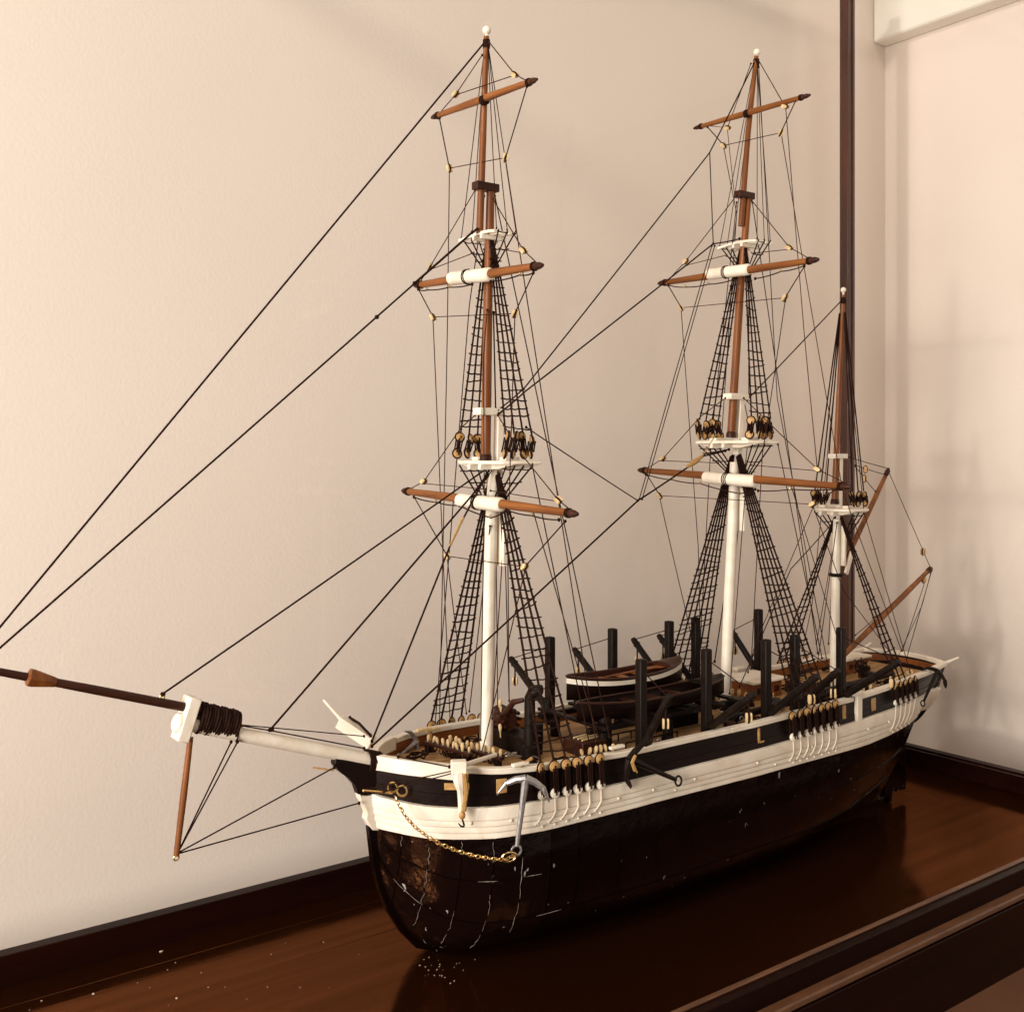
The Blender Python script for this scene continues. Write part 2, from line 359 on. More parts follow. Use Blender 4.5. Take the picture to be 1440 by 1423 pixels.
# white strakes
fr = [1.0, .60, .40, .20, 0.0]; offs = [.0045, .0034, .0024, .0014]
for s in (-1, 1):
    for k in range(4):
        A = []; B = []
        for x in xs(50, -.0565, .726):
            zt = tab(ZT, x); zb = tab(ZB, x); z1 = lerp(zb, zt, fr[k]); z0 = lerp(zb, zt, fr[k + 1]) + .0003
            o = offs[k] * (1 if x > -.05 else .6)
            A.append([hp(x, z1, s, o), hp(x, (z0 + z1) / 2, s, o + .0004), hp(x, z0, s, o)]); B.append([hp(x, z1, s, -.003), hp(x, (z0 + z1) / 2, s, -.003), hp(x, z0, s, -.003)])
        MB().slab(A, B).build('strake', 'white', hull, bevel=.0004, sharp=50)
# bulwarks: black outside, brown inside
for s in (-1, 1):
    for k in range(3):
        A = []; B = []
        for x in xs(50, -.0565, .728):
            zt = zrail(x) - .0025; zb = tab(ZT, x) - .0006; z0 = lerp(zb, zt, k / 3) + .0001; z1 = lerp(zb, zt, (k + 1) / 3) - .0001; o = (.0004, 0, .0003)[k]
            A.append([hp(x, z0, s, o), hp(x, z1, s, o)]); B.append([hp(x, z0, s, -.0022), hp(x, z1, s, -.0022)])
        MB().slab(A, B).build('bulwark_strake', 'bulwark', hull, sharp=50)
    A = []; B = []
    for x in xs(50, -.046, .724):
        zt = zrail(x) - .0025; z0 = zrail(x) - .022
        A.append([hp(x, z0, s, -.0026), hp(x, zt, s, -.0026)]); B.append([hp(x, z0, s, -.0042), hp(x, zt, s, -.0042)])
    MB().slab(A, B).build('inner_bulwark', 'brown', hull, sharp=50)
DZ = .0145
def zdeck(x): return zrail(x) - DZ
# deck planks
deckb = MB(); A = []; B = []
for x in xs(40, -.044, .724):
    b = max(.001, half(x, zdeck(x)) - .0035); zz = zdeck(x) - .0012
    A.append([V((x, b * q, zz)) for q in (-1, -.5, 0, .5, 1)]); B.append([V((x, b * q, zz - .003)) for q in (-1, -.5, 0, .5, 1)])
deck = MB().slab(A, B).build('deck', 'dark', ship)
W = .0062
for k in range(-14, 14):
    y0, y1 = k * W + .00022, (k + 1) * W - .00022; xx = [x for x in xs(90, -.043, .722) if half(x, zdeck(x)) - .0038 > max(abs(y0), abs(y1))]
    if len(xx) < 4: continue
    cuts = [xx[0]] + sorted(random.uniform(.0, .68) for _ in range(3)) + [xx[-1]]
    cuts = [c for i, c in enumerate(cuts) if xx[0] <= c <= xx[-1]]
    for a, b in zip(cuts, cuts[1:]):
        if b - a < .03: continue
        q = [lerp(a + .0002, b - .0002, i / 6) for i in range(7)]; dz = random.uniform(0, .0002)
        MB().slab([[V((x, y0, zdeck(x) + dz)), V((x, y1, zdeck(x) + dz))] for x in q], [[V((x, y0, zdeck(x) - .0011)), V((x, y1, zdeck(x) - .0011))] for x in q]).build('plank', 'deck', deck)
# cap rails
def rail(x0, x1, s, th, w_in, w_out, name='cap_rail', m='white', nn=30, dz=0):
    A = []; B = []
    for i in range(nn):
        x = lerp(x0, x1, i / (nn - 1)); zt = zrail(x) + dz; P = hp(x, zrail(x) - .001, s, w_out); Q = hp(x, zrail(x) - .001, s, -w_in)
        P.z = Q.z = zt; A.append([P, Q]); B.append([P - V((0, 0, th)), Q - V((0, 0, th))])
    return MB().slab(A, B).build(name, m, hull, bevel=.0007, sharp=50)
for s in (-1, 1):
    rail(-.0535, -.002, s, .0125, .0045, .0028, 'bow_rail', dz=.001, nn=26)
    rail(-.0018, .3, s, .0052, .0052, .0024)
    rail(.3002, .506, s, .0052, .0052, .0024)
    rail(.522, .728, s, .0052, .0052, .0024)
# gangway posts
for s in (-1, 1):
    p = hp(.514, .165, s, .001)
    MB().box((.514, p.y, .1635), (.0085, .0075, .031)).build('gangway_post', 'white', hull, bevel=.0007)
    MB().box((.511, p.y, .1805), (.020, .0095, .0035)).build('gangway_cap', 'white', hull, bevel=.0006)
# keel, stem, sternpost, rudder
def plane_poly(pts, th, name, m, par, bevel=.0006, y=0):
    return MB().prism([V((x, y, z)) for x, z in pts], (0, th, 0)).build(name, m, par, bevel)
plane_poly([(.012, .0), (.694, .0), (.694, .010), (.012, .010)], .007, 'keel', 'black', hull)
plane_poly([(-.0605, .128), (-.0565, .095), (-.0505, .073), (-.0415, .050), (-.028, .028), (-.012, .010), (.012, .0), (.012, .006), (-.006, .018), (-.02, .034), (-.033, .055), (-.042, .075), (-.048, .097), (-.052, .128)], .006, 'stem', 'black', hull)
plane_poly([(.683, .001), (.7005, .001), (.7085, .096), (.690, .096)], .007, 'sternpost', 'black', hull)
plane_poly([(.7015, .012), (.7315, .011), (.733, .05), (.728, .075), (.7145, .10), (.709, .10)], .006, 'rudder', 'black', hull)
# white head of the stem and black beak under the bowsprit
plane_poly([(-.0715, .1625), (-.0690, .1535), (-.0655, .1475), (-.0625, .140), (-.0635, .135), (-.060, .1285), (-.057, .1245), (-.050, .1225), (-.044, .127), (-.044, .152), (-.050, .1545), (-.062, .1550), (-.068, .1565)], .0085, 'stem_head', 'white', hull, .0012)
plane_poly([(-.0925, .1925), (-.0935, .187), (-.089, .181), (-.0800, .1735), (-.0735, .166), (-.0705, .1575), (-.064, .1555), (-.05, .1545), (-.045, .183), (-.055, .1855)], .009, 'beak', 'bulwark', hull, .0012)
# transom
tr = []
for s_, (xa, za) in ((0, (.7285, None)),):
    A = []; B = []
    for i in range(9):
        q = -1 + i / 4; col = []; col2 = []
        for j in range(7):
            z = lerp(.096, .1845, j / 6); hw = half(.7275, max(z, tab(KEEL, .7275) + .002)) + .0016
            x = .7285 + (z - .1845) * .30 + .012 * (1 - q * q)
            col.append(V((x, q * hw, z))); col2.append(V((x - .004, q * hw * .99, z)))
        A.append(col); B.append(col2)
    MB().slab(A, B).build('transom', 'bulwark', hull)
A = []; B = []
for i in range(9):
    q = -1 + i / 4; x = .7285 + .012 * (1 - q * q); y = q * .062; z = zrail(.728) + .002 * (1 - q * q) - .0002
    A.append([V((x + .002, y, z)), V((x - .0055, y * .97, z))]); B.append([V((x + .002, y, z - .005)), V((x - .0055, y * .97, z - .005))])
MB().slab(A, B).build('stern_rail', 'white', hull, bevel=.0007)
A = []; B = []
for i in range(9):
    q = -1 + i / 4; x = .7235 + .012 * (1 - q * q); y = q * .056; z = zrail(.728) - .0055
    A.append([V((x, y, z)), V((x, y, z - .02))]); B.append([V((x - .002, y, z)), V((x - .002, y, z - .02))])
MB().slab(A, B).build('inner_bulwark', 'brown', hull)
MB().tube([(.7275, -.060, .184), (.752, -.064, .189)], [.0022, .0014], 8).build('boomkin', 'white', hull)
MB().tube([(.7275, .060, .184), (.752, .064, .189)], [.0022, .0014], 8).build('boomkin', 'white', hull)

# ------------------------------------------------------------------ small hardware meshes (shared)
def deadeye_mesh(m, r=.0046, th=.0042):
    mb = MB().lathe([(r * .55, -th / 2), (r * .93, -th * .36), (r, -th * .14), (r * .88, 0), (r, th * .14), (r * .93, th * .36), (r * .55, th / 2)], n=14)
    for a in (90, 210, 330):
        c = V((math.cos(math.radians(a)), math.sin(math.radians(a)), 0)) * r * .42
        mb.ring(c + V((0, 0, th / 2)), (0, 0, 1), r * .13, r * .07, 8, 4); mb.ring(c - V((0, 0, th / 2)), (0, 0, 1), r * .13, r * .07, 8, 4)
    return mb.mesh('deadeye', m)
DE_TAN = deadeye_mesh('tan'); DE_WHITE = deadeye_mesh('white', .0043); DE_SM = deadeye_mesh('tan', .0041, .0042)
def block_mesh(m, k=1.0):
    mb = MB()
    prof = [(-.0010, -.0042), (.0010, -.0042), (.0020, -.0028), (.0022, 0), (.0020, .0028), (.0010, .0042), (-.0010, .0042), (-.0020, .0028), (-.0022, 0), (-.0020, -.0028)]
    for sx in (-1, 1):
        mb.prism([V((sx * .0019, y, z)) * k for y, z in prof], (.0015 * k, 0, 0))
    nf = len(mb.f)
    mb.lathe([(.0019 * k, -.0012 * k), (.0019 * k, .0012 * k)], axis=(1, 0, 0), n=10)
    mb.tube([V((0, .0026 * math.cos(a), .0050 * math.sin(a))) * k for a in [2 * math.pi * i / 12 for i in range(13)]], .0006 * k, 5, False)
    me = mb.mesh('block', m); me.materials.append(MT['rope'])
    for p in me.polygons:
        if p.index >= nf: p.material_index = 1
    return me
BL = block_mesh('ivory'); BLT = block_mesh('tan', 1.1)
PIN = MB().lathe([(.0006, -.006), (.0009, 0), (.0009, .0005), (.0014, .001), (.0019, .0035), (.0021, .0055), (.0016, .0078), (.0005, .0086)], n=8).mesh('belaying_pin', 'ivory')
BOLT = MB().ball((0, 0, 0), (.0013, .0013, .0009), 8, 5).mesh('bolt', 'white')
EYE = MB().ring((0, 0, 0), (0, 1, 0), .0012, .0004, 10, 5).mesh('eye_bolt', 'brass')
def rot_to(d, up=(0, 0, 1)):
    u, v, n = frame(d); return Matrix((u, v, n)).transposed()
def block(p, parent, me=None, yaw=None, d=None):
    R = Matrix.Rotation(random.uniform(0, 3.1) if yaw is None else yaw, 3, 'Z')
    if d is not None:
        z = V(d).normalized(); x = RT + V((random.uniform(-.5, .5), random.uniform(-.5, .5), random.uniform(-.3, .3))); x = (x - z * x.dot(z)).normalized(); R = Matrix((x, z.cross(x), z)).transposed()
    return inst('block', me or BL, parent, p, R, .9)

# ------------------------------------------------------------------ bowsprit
b0, b1 = at(545, 1072.5, y=0), at(262, 1018, y=0)
bs = MB().tube([b0, at(332, 1031.6, y=0), b1], [.0060, .0056, .0050], 16).build('bowsprit', 'white', ship)
j0, j1 = at(335, 1008.5, y=0), at(-48, 935.5, y=0)
MB().tube([j0, at(140, 971.2, y=0), j1], [.0036, .0034, .0026], 14).build('jib_boom', 'dark', bs)
dj = (j1 - j0).normalized(); uj = dj.cross(V((0, 1, 0))); uj = uj if uj.z > 0 else -uj
pc_ = at(262, 1010, y=0); mbc = MB()
Rj = Matrix((dj, V((0, 1, 0)), uj)).transposed()
mbc.box(pc_ + dj * .000, (.0095, .017, .034), Rj); MB.lathe(mbc, [(.0072, 0), (.0078, .002), (.0078, .006), (.006, .008)], b1 + dj * .002, dj, 14)
mbc.build('cap', 'white', bs, bevel=.0010)
wp = []
c0 = (at(279, 1008.5, y=0), at(333, 1021, y=0)); c0 = (c0[0], c0[0] - dj * .0335)
nturn = 14; mbw = MB()
for k in range(nturn * 14 + 1):
    a = 2 * math.pi * k / 14; c = c0[0].lerp(c0[1], k / (nturn * 14)); rr = 1 + .05 * math.sin(k * .77)
    wp.append(c + V((0, 1, 0)) * .0068 * math.cos(a) * rr + uj * (.0112 - .0012 * k / (nturn * 14)) * math.sin(a) * rr)
mbw.tube(wp, .0014, 6).build('rope_winding', 'tanrope' if False else 'rope', bs)
MB().lathe([(.0062, 0), (.0066, .0325)], c0[1] - uj * .0035, dj, 12).build('winding_core', 'rope', bs)
sp = at(38, 951.5, y=0)
MB().lathe([(.0042, 0), (.0068, .0012), (.0068, .004), (.0038, .020)], sp, -dj, 6).build('boom_iron', 'mast', bs)
# dolphin striker
d0, d1 = at(268, 1036, y=0), at(248, 1203, y=0)
ds = MB().tube([d0, d0.lerp(d1, .5), d1], [.0022, .0027, .0022], 10).build('dolphin_striker', 'mast', bs)
inst('eye_bolt', EYE, ds, d1 - V((0, 0, .0015)), scale=1.7)
inst('eye_bolt', EYE, bs, at(228, 980.5, y=0), scale=1.6)
inst('eye_bolt', EYE, bs, at(338, 1021, y=0), scale=1.6)
for p in ([at(250, 1199, y=0), at(325, 1043, y=.004)], [at(250, 1199, y=0), at(334, 1043, y=-.004)], [at(250, 1199, y=0), at(470, 1079, y=.003)], [at(250, 1200, y=0), at(505, 1129, y=-.006)]):
    line('martingale_stay', p, .0006, 'rope', ship)
line('bowsprit_rope', [at(338, 1020, y=-.003), at(380, 1027, y=-.002), at(512, 1052, y=-.006)], .0006, 'rope', ship)
line('bowsprit_rope', [at(338, 1019, y=.002), at(512, 1035, y=.01)], .0005, 'rope', ship)
line('bowsprit_rope', [at(338, 1020, y=-.0055), at(333, 1042, y=-.006)], .0006, 'rope', ship)
# gammoning
mbg = MB()
for k in range(7):
    c = at(517 + k * 2.9, 1066 + k * .6, y=0)
    pts = [c + V((0, .0072 * math.cos(a), (.0074 if math.sin(a) > 0 else .0125) * math.sin(a))) for a in [2 * math.pi * i / 12 for i in range(13)]]
    mbg.tube(pts, .0010, 5, False)
mbg.build('gammoning', 'rope', bs)

# ------------------------------------------------------------------ masts
def mast(name_label, lower, head, top, tg, ball, plat, cap, xtree, tgcap, sc=1.0, mz=False):
    """lower/head/top/tg: lists of points; builds one mast with its parts"""
    r0 = .0060 * sc
    m = MB().tube(lower, [r0 * 1.02, r0, r0 * .96, r0 * .86][:len(lower)], 18).build('mast', 'white', ship); m['label'] = name_label
    h0, h1 = head
    MB().beam(h0, h1, .0072 * sc, .0072 * sc, (0, 1, 0)).build('masthead', 'white', m, bevel=.0008)
    # cheeks under the top
    ck = MB()
    for s in (-1, 1): ck.beam(V((h0.x + .002, s * .0058 * sc, h0.z - .015)), V((h0.x + .0005, s * .0058 * sc, h0.z - .085 * (1 if not mz else .75))), .0036, .0095 * sc, (0, 1, 0))
    ck.build('cheek', 'white', m, bevel=.0005)
    MB().tube(top, [.0040, .0033, .0020] if mz else [.0047, .0044, .0038], 14).build('topmast', 'mast', m)
    MB().lathe([(.0058 * sc, -.001), (.0055 * sc, .004), (.0047 * sc, .0055)], top[0] , top[1] - top[0], 12).build('topmast_heel', 'dark', m)
    # platform (the top)
    px, pz, hw, x0, x1 = plat
    mbp = MB()
    prof = [(x0, hw * .55), (x0 + .006, hw * .9), (x0 + .016, hw), (x1, hw), (x1, -hw), (x0 + .016, -hw), (x0 + .006, -hw * .9), (x0, -hw * .55)]
    mbp.prism([V((a, b, pz)) for a, b in prof], (0, 0, .0032)); pl = mbp.build('top_platform', 'white', m, bevel=.0006)
    for s in (-1, 1):
        MB().beam(V((x0 - .001, s * .0085, pz - .0042)), V((x1 + .004, s * .0085, pz - .0042)), .004, .005).build('trestle_tree', 'white', pl, bevel=.0006)
    for xx in (lerp(x0, x1, .3), lerp(x0, x1, .85)):
        mbx = MB(); mbx.prism([V((xx, -hw * 1.06, pz - .0018)), V((xx, -hw * .5, pz - .0062)), V((xx, hw * .5, pz - .0062)), V((xx, hw * 1.06, pz - .0018))], (.0042, 0, 0)); mbx.build('cross_tree', 'white', pl, bevel=.0005)
    for s in (-1, 1):
        MB().box((lerp(x0, x1, .5), s * hw * .55, pz + .0032), (.016 * sc, .010 * sc, .0035)).build('chock', 'white', pl, bevel=.0005)
    # cap
    c, L_, = cap
    MB().box(c, (L_, .0125 * sc, .0068 * sc)).build('cap', 'white', m, bevel=.0008)
    if tg:
        MB().tube(tg, [.0034 * sc, .0032 * sc, .0026 * sc], 12).build('topgallant_mast', 'mast', m)
        xc, zc, hx = xtree
        mbx = MB()
        for s in (-1, 1): mbx.beam(V((xc - .010, s * .0062, zc - .0028)), V((xc + .018, s * .0062, zc - .0028)), .0032, .0040)
        xt = mbx.build('trestle_tree', 'white', m, bevel=.0004)
        for dx in (-.006, .004, .013):
            pts = [V((xc + dx + .0035 * (abs(t) ** 2) * (1 if dx > 0 else -1), t * hx, zc + .0012 - .003 * t * t)) for t in (-1, -.6, -.2, .2, .6, 1)]
            mbx = MB(); A = [[p + V((-.0019, 0, -.0015)), p + V((.0019, 0, -.0015))] for p in pts]; B = [[p + V((-.0019, 0, .0013)), p + V((.0019, 0, .0013))] for p in pts]
            mbx.slab(A, B).build('cross_tree', 'white', xt, bevel=.0004)
        cc, l2 = tgcap
        MB().box(cc, (l2, .0098, .0075)).build('topmast_cap', 'dark', m, bevel=.0008)
    bp, br = ball
    MB().ball(bp, br, 14, 10).lathe([(br * .35, -br * 1.7), (br * .35, 0)], bp, (0, 0, 1), 8).build('truck_ball', 'white', m)
    tpp = (tg or top)[-1]
    MB().lathe([(.0034 * sc, -.011), (.0037 * sc, -.008), (.0034 * sc, -.003)], tpp, (0, 0, 1), 10).build('rope_collar', 'rope', m)
    return m
A_ = lambda px, py: at(px, py, y=0)
FM = mast('white foremast nearest the bow with brown upper masts', [V((.0645, 0, .15)), A_(687, 900), A_(690.5, 740), A_(694, 660)], (A_(700, 668), A_(702, 578)), [A_(683, 647), A_(686, 434), A_(690, 262)], [A_(674.5, 328), A_(679, 200), A_(684, 52)], (A_(684.5, 43), .0041),
     (.075, A_(695, 650).z, .041, .052, .099), (A_(687.5, 579), .0285), (.0645, A_(682, 331).z, .029), (A_(683, 263.5), .0255))
MM = mast('white mainmast amidships with brown upper masts', [V((.3895, 0, .15)), A_(1025, 847), A_(1030, 740), A_(1033, 650)], (A_(1037, 640), A_(1042, 556)), [A_(1028, 614), A_(1040, 424), A_(1052.5, 272)], [A_(1042, 318), A_(1052, 187), A_(1063.5, 80)], (A_(1064.5, 74), .0041),
     (.405, A_(1035, 622).z, .043, .378, .430), (A_(1035, 558), .030), (.420, A_(1043, 343).z, .028), (A_(1047, 275), .0255))
MZ = mast('white mizzenmast nearest the stern with brown topmast', [V((.585, 0, .15)), A_(1174.5, 850), A_(1176, 790), A_(1177, 730)], (A_(1179.5, 722), A_(1181, 640)), [A_(1173.5, 708), A_(1178, 590), A_(1186, 415)], None, (A_(1186, 408), .0034),
     (.593, A_(1180, 716).z, .031, .570, .612), (A_(1178.5, 641.5), .026), None, None, .86, True)
MB().ring(A_(1176, 808), (0, 0, 1), .0070, .0024, 16, 6).build('iron_band', 'iron', MZ)

# ------------------------------------------------------------------ yards
class Yard:
    def __init__(s, label, xm, a, b, c, r, wrap=None, rings=()):
        s.x = xm; A = at(*a, x=xm); B = at(*b, x=xm); s.A = A; s.B = B
        n = 9; pts = [A.lerp(B, t) for t in (0, .02, .05, .2, .42, .58, .8, .95, .98, 1)]
        rr = [r * k for k in (.30, .62, .74, .85, 1, 1, .85, .74, .62, .30)]
        s.o = MB().tube(pts, rr, 14).build('yard', 'yardw', ship); s.o['label'] = label
        d = (B - A).normalized()
        for t, q in ((.0, 1), (1.0, -1)):
            e = A.lerp(B, t); MB().lathe([(r * .34, -.0004), (r * .70, .004), (r * .78, .0085), (r * .74, .009)], e, d * q, 12).build('yard_tip', 'dark', s.o)
            MB().ring(e + d * q * .0115, d, r * .82, .0007, 12, 5).ring(e + d * q * .0128, d, r * .83, .0007, 12, 5).ring(e + d * q * .0100, d, r * .81, .0007, 12, 5).build('lashing', 'rope', s.o)
        if wrap:
            W0, W1 = at(*wrap[0], x=xm), at(*wrap[1], x=xm); L = (W1 - W0).length; R = r * 1.48
            MB().lathe([(R * .72, 0), (R * .95, .0012), (R, .003), (R * .985, L * .3), (R, L * .5), (R * .99, L * .75), (R, L - .003), (R * .95, L - .0012), (R * .72, L)], W0, W1 - W0, 12).build('canvas_wrap', 'white', s.o)
            C0 = W0.lerp(W1, .42)
            for k in range(3 if wrap[2] > 2 else 2): MB().ring(C0 + d * .0026 * k, d, R * 1.03, .0007, 16, 5).build('lashing', 'rope', s.o)
        else:
            C0 = at(*c, x=xm)
            for k in range(4): MB().ring(C0 + d * .0016 * (k - 1.5), d, r * 1.08, .0009, 14, 5).build('lashing', 'rope', s.o)
    def p(s, px, py, dx=0): return at(px, py, x=s.x + dx)
    def rig(s, liftS, liftP, braceS, braceP, hl=None, hb=True, blocks=True, feet=(), hl2=None):
        """lists of px points: lift from arm through a block to the mast; brace pendant to a block"""
        for L in (liftS, liftP):
            line('lift', [s.p(*q) for q in L], .0005, 'thread', ship)
            if blocks: block(s.p(*L[1]), ship, d=s.p(*L[0]) - s.p(*L[1]))
        for L in (braceS, braceP):
            line('brace_pendant', [s.p(*q) for q in L], .00058, 'rope', ship)
            block(s.p(*L[-1]), ship, d=s.p(*L[0]) - s.p(*L[-1]))
        for q in (hl or ()): line('lift', [s.p(*e) for e in q], .00045, 'thread', ship)
        if hb: line('brace', [s.p(*braceS[-1]), s.p(*braceP[-1])], .00045, 'thread', ship)
        for F in feet:
            pts = [s.p(*q, -.003) for q in F]
            line('footrope', pts, .00065, 'rope', ship, sag=.001)
            for q in pts[1:-1]: inst('eye_bolt', EYE, s.o, q + V((0, 0, .0008)), Matrix.Rotation(random.uniform(-.5, .5), 3, 'Z'), scale=1.15)
fl = Yard('long brown lower yard of the foremast with white canvas wrap', .0555, (566, 690), (812, 723), None, .0045, ((646, 703), (706, 710), 2))
fl.rig([(576, 688), (596, 677), (648, 602), (668, 584)], [(806, 720), (785, 703), (735, 641), (700, 584)], [(582, 698), (629, 782)], [(795, 733), (738, 797)], [[(597, 680), (683, 688)], [(690, 690), (784, 705)]],
       feet=([(582, 699), (613, 706), (646, 711)], [(712, 717), (748, 725), (786, 731)], [(646, 711), (690, 728), (712, 718)]))
ft = Yard('brown topsail yard of the foremast with white canvas wrap', .054, (583, 402), (763, 373), None, .0044, ((634, 392), (690, 386), 1))
ft.rig([(589, 399), (605, 375), (668, 268)], [(757, 372), (736, 352), (693, 280)], [(588, 406), (609, 446)], [(750, 384), (724, 441)], [[(606, 379), (666, 356)], [(735, 356), (702, 350)]],
       feet=([(588, 407), (600, 408), (632, 404), (664, 400)], [(690, 396), (731, 387), (750, 384)]))
fg = Yard('short brown topgallant yard near the top of the foremast', .0585, (607, 166), (755, 112), (681, 141), .0036)
fg.rig([(617, 161), (641, 133), (678, 78)], [(744, 116), (724, 105), (688, 60)], [(618, 167), (632, 237)], [(741, 122), (711, 222)], [[(641, 134), (724, 106)]])
ml = Yard('longest brown lower yard of the mainmast with white canvas wrap', .3835, (898, 661), (1196, 685), None, .0046, ((991, 671), (1063, 677), 3))
ml.rig([(908, 660), (932, 645), (985, 586), (1020, 560)], [(1190, 680), (1150, 660), (1098, 611), (1046, 560)], [(910, 668), (928, 697)], [(1176, 688), (1143, 709)], [[(933, 648), (1010, 651)], [(1056, 654), (1148, 662)]],
       feet=([(908, 667), (946, 675), (985, 680), (1040, 694), (1062, 688)], [(1066, 690), (1112, 688), (1176, 688)]))
mt = Yard('brown topsail yard of the mainmast with white canvas wrap', .3965, (926, 399), (1151, 365), None, .0044, ((996, 386), (1054, 379), 2))
mt.rig([(938, 396), (964, 368), (1036, 275)], [(1140, 365), (1110, 348), (1057, 282)], [(940, 402), (958, 433)], [(1131, 375), (1104, 419)], [[(966, 373), (1022, 359)], [(1109, 351), (1062, 356)]],
       feet=([(940, 401), (963, 404), (996, 400), (1030, 394)], [(1062, 392), (1098, 382), (1131, 374)]))
mg = Yard('short brown topgallant yard near the top of the mainmast', .4215, (976, 181), (1139, 134), (1051, 160), .0034)
mg.rig([(994, 177), (1023, 180), (1056, 90)], [(1096, 148), (1104, 150), (1066, 84)], [(995, 179), (1018, 205)], [(1119, 142), (1098, 187)])

# ------------------------------------------------------------------ shrouds
def ladder(tops, bots, t0, t1, n, label=None, r=.00105, rr=.00074, over=.0024):
    e = empty('shroud_ladder', parent=ship)
    if label: e['label'] = label
    for a, b in zip(tops, bots): MB().tube([b, b.lerp(a, .5), a], r, 6).build('shroud', 'rope', e)
    for k in range(n):
        t = lerp(t0, t1, (k + random.uniform(-.16, .16)) / max(1, n - 1)); tl = random.uniform(-.006, .006); pts = []
        base = [b.lerp(a, max(0, min(1, t + tl * (i - 1)))) for i, (a, b) in enumerate(zip(tops, bots))]
        d = (base[-1] - base[0]).normalized()
        pts.append(base[0] - d * over * random.uniform(.5, 1.3) + V((0, 0, random.uniform(-.0008, .0012))))
        for i, p in enumerate(base):
            pts.append(p)
            if i < len(base) - 1: pts.append(p.lerp(base[i + 1], .5) - V((0, 0, random.uniform(.0002, .0011))))
        pts.append(base[-1] + d * over * random.uniform(.5, 1.3) + V((0, 0, random.uniform(-.0006, .0016))))
        MB().tube(pts, [rr * random.uniform(.85, 1.2)] * len(pts), 5).build('ratline', 'rope', e)
    return e
def lanyards(e, a, b):
    """three-part lanyard between an upper and a lower deadeye"""
    mb = MB()
    ys_ = 1 if a.y > 0 else -1
    for o in (-.0021, 0, .0021):
        for f in (ys_ * .0026, -ys_ * .0026): mb.tube([a + V((o, f, .0012 if o == 0 else -.0012)), a.lerp(b, .5) + V((o, f * .8, 0)), b + V((o * .9, f, -.0012 if o == 0 else .0014))], .00075, 5)
    mb.build('lanyard', 'rope', e)
def lower_rig(xm, zt, xb, nlad, rows, zoff, side, sc=1.0, label=None, chain=True):
    s = side; ups = []; los = []
    for x in xb:
        yb = half(x, .17) + .0075; z = zrail(x) - .001; ups.append(V((x, s * (yb - .001), z))); los.append(V((x + .001, s * (yb - .0005), z - .0235 * sc)))
    tops = [V((xm + .002 + .0012 * i, s * .0045, zt + .0006 * i)) for i in range(nlad)]
    bots = [u + V((0, 0, .005)) for u in ups[:nlad]]
    e = ladder(tops, bots, .03, .93, rows, label)
    Rd = Matrix.Rotation(math.pi / 2, 3, 'X')
    ch = e
    for i, (u, l) in enumerate(zip(ups, los)):
        Rz = Matrix.Rotation(random.uniform(-.35, .35), 3, 'Z')
        inst('deadeye', DE_TAN, ch, u, Rz @ Rd, sc); inst('deadeye', DE_WHITE, ch, l, Rz @ Rd, sc)
        MB().ring(u, Rz @ V((0, 1, 0)), .0047 * sc, .0008, 14, 5).build('strop', 'rope', ch)
        lanyards(ch, u, l)
        q0 = hp(l.x + .001, tab(ZT, l.x) - .010, s, .006); q1 = hp(l.x - .003 + random.uniform(-.001, .001), tab(ZB, l.x) + .009, s, .0042)
        MB().tube([l - V((0, 0, .0035 * sc)), q0, q0.lerp(q1, .5) + V((.0012, 0, 0)), q1], .00062, 6).build('chain_plate', 'white', ch)
        for dx in (0, .006): inst('bolt', BOLT, ch, hp(q1.x + dx, q1.z - .001 - .003 * (dx > 0), s, .0034), rot_to((0, s, 0)))
    return ups
FX = [.0605, .0735, .0865, .0985, .1115, .1245]
MX = [.390, .4025, .415, .4275, .440, .4525, .465]
ZX = [.585, .597, .609, .621, .633]
for s in (-1, 1):
    sd = 'near' if s < 0 else 'far'
    UF = lower_rig(.071, A_(690, 668).z, FX, 4, 27, 0, s, 1, 'rope ladder of shrouds on the %s side of the foremast' % sd)
    UM = lower_rig(.4025, A_(1033, 642).z, MX, 6, 29, 0, s, .95, 'rope ladder of shrouds on the %s side of the mainmast' % sd)
    UZ = lower_rig(.590, A_(1177, 728).z, ZX, 3, 19, 0, s, .8, 'rope ladder of shrouds on the %s side of the mizzenmast' % sd)
    if s < 0: UPF, UPM, UPZ = UF, UM, UZ
    else: USF, USM, USZ = UF, UM, UZ
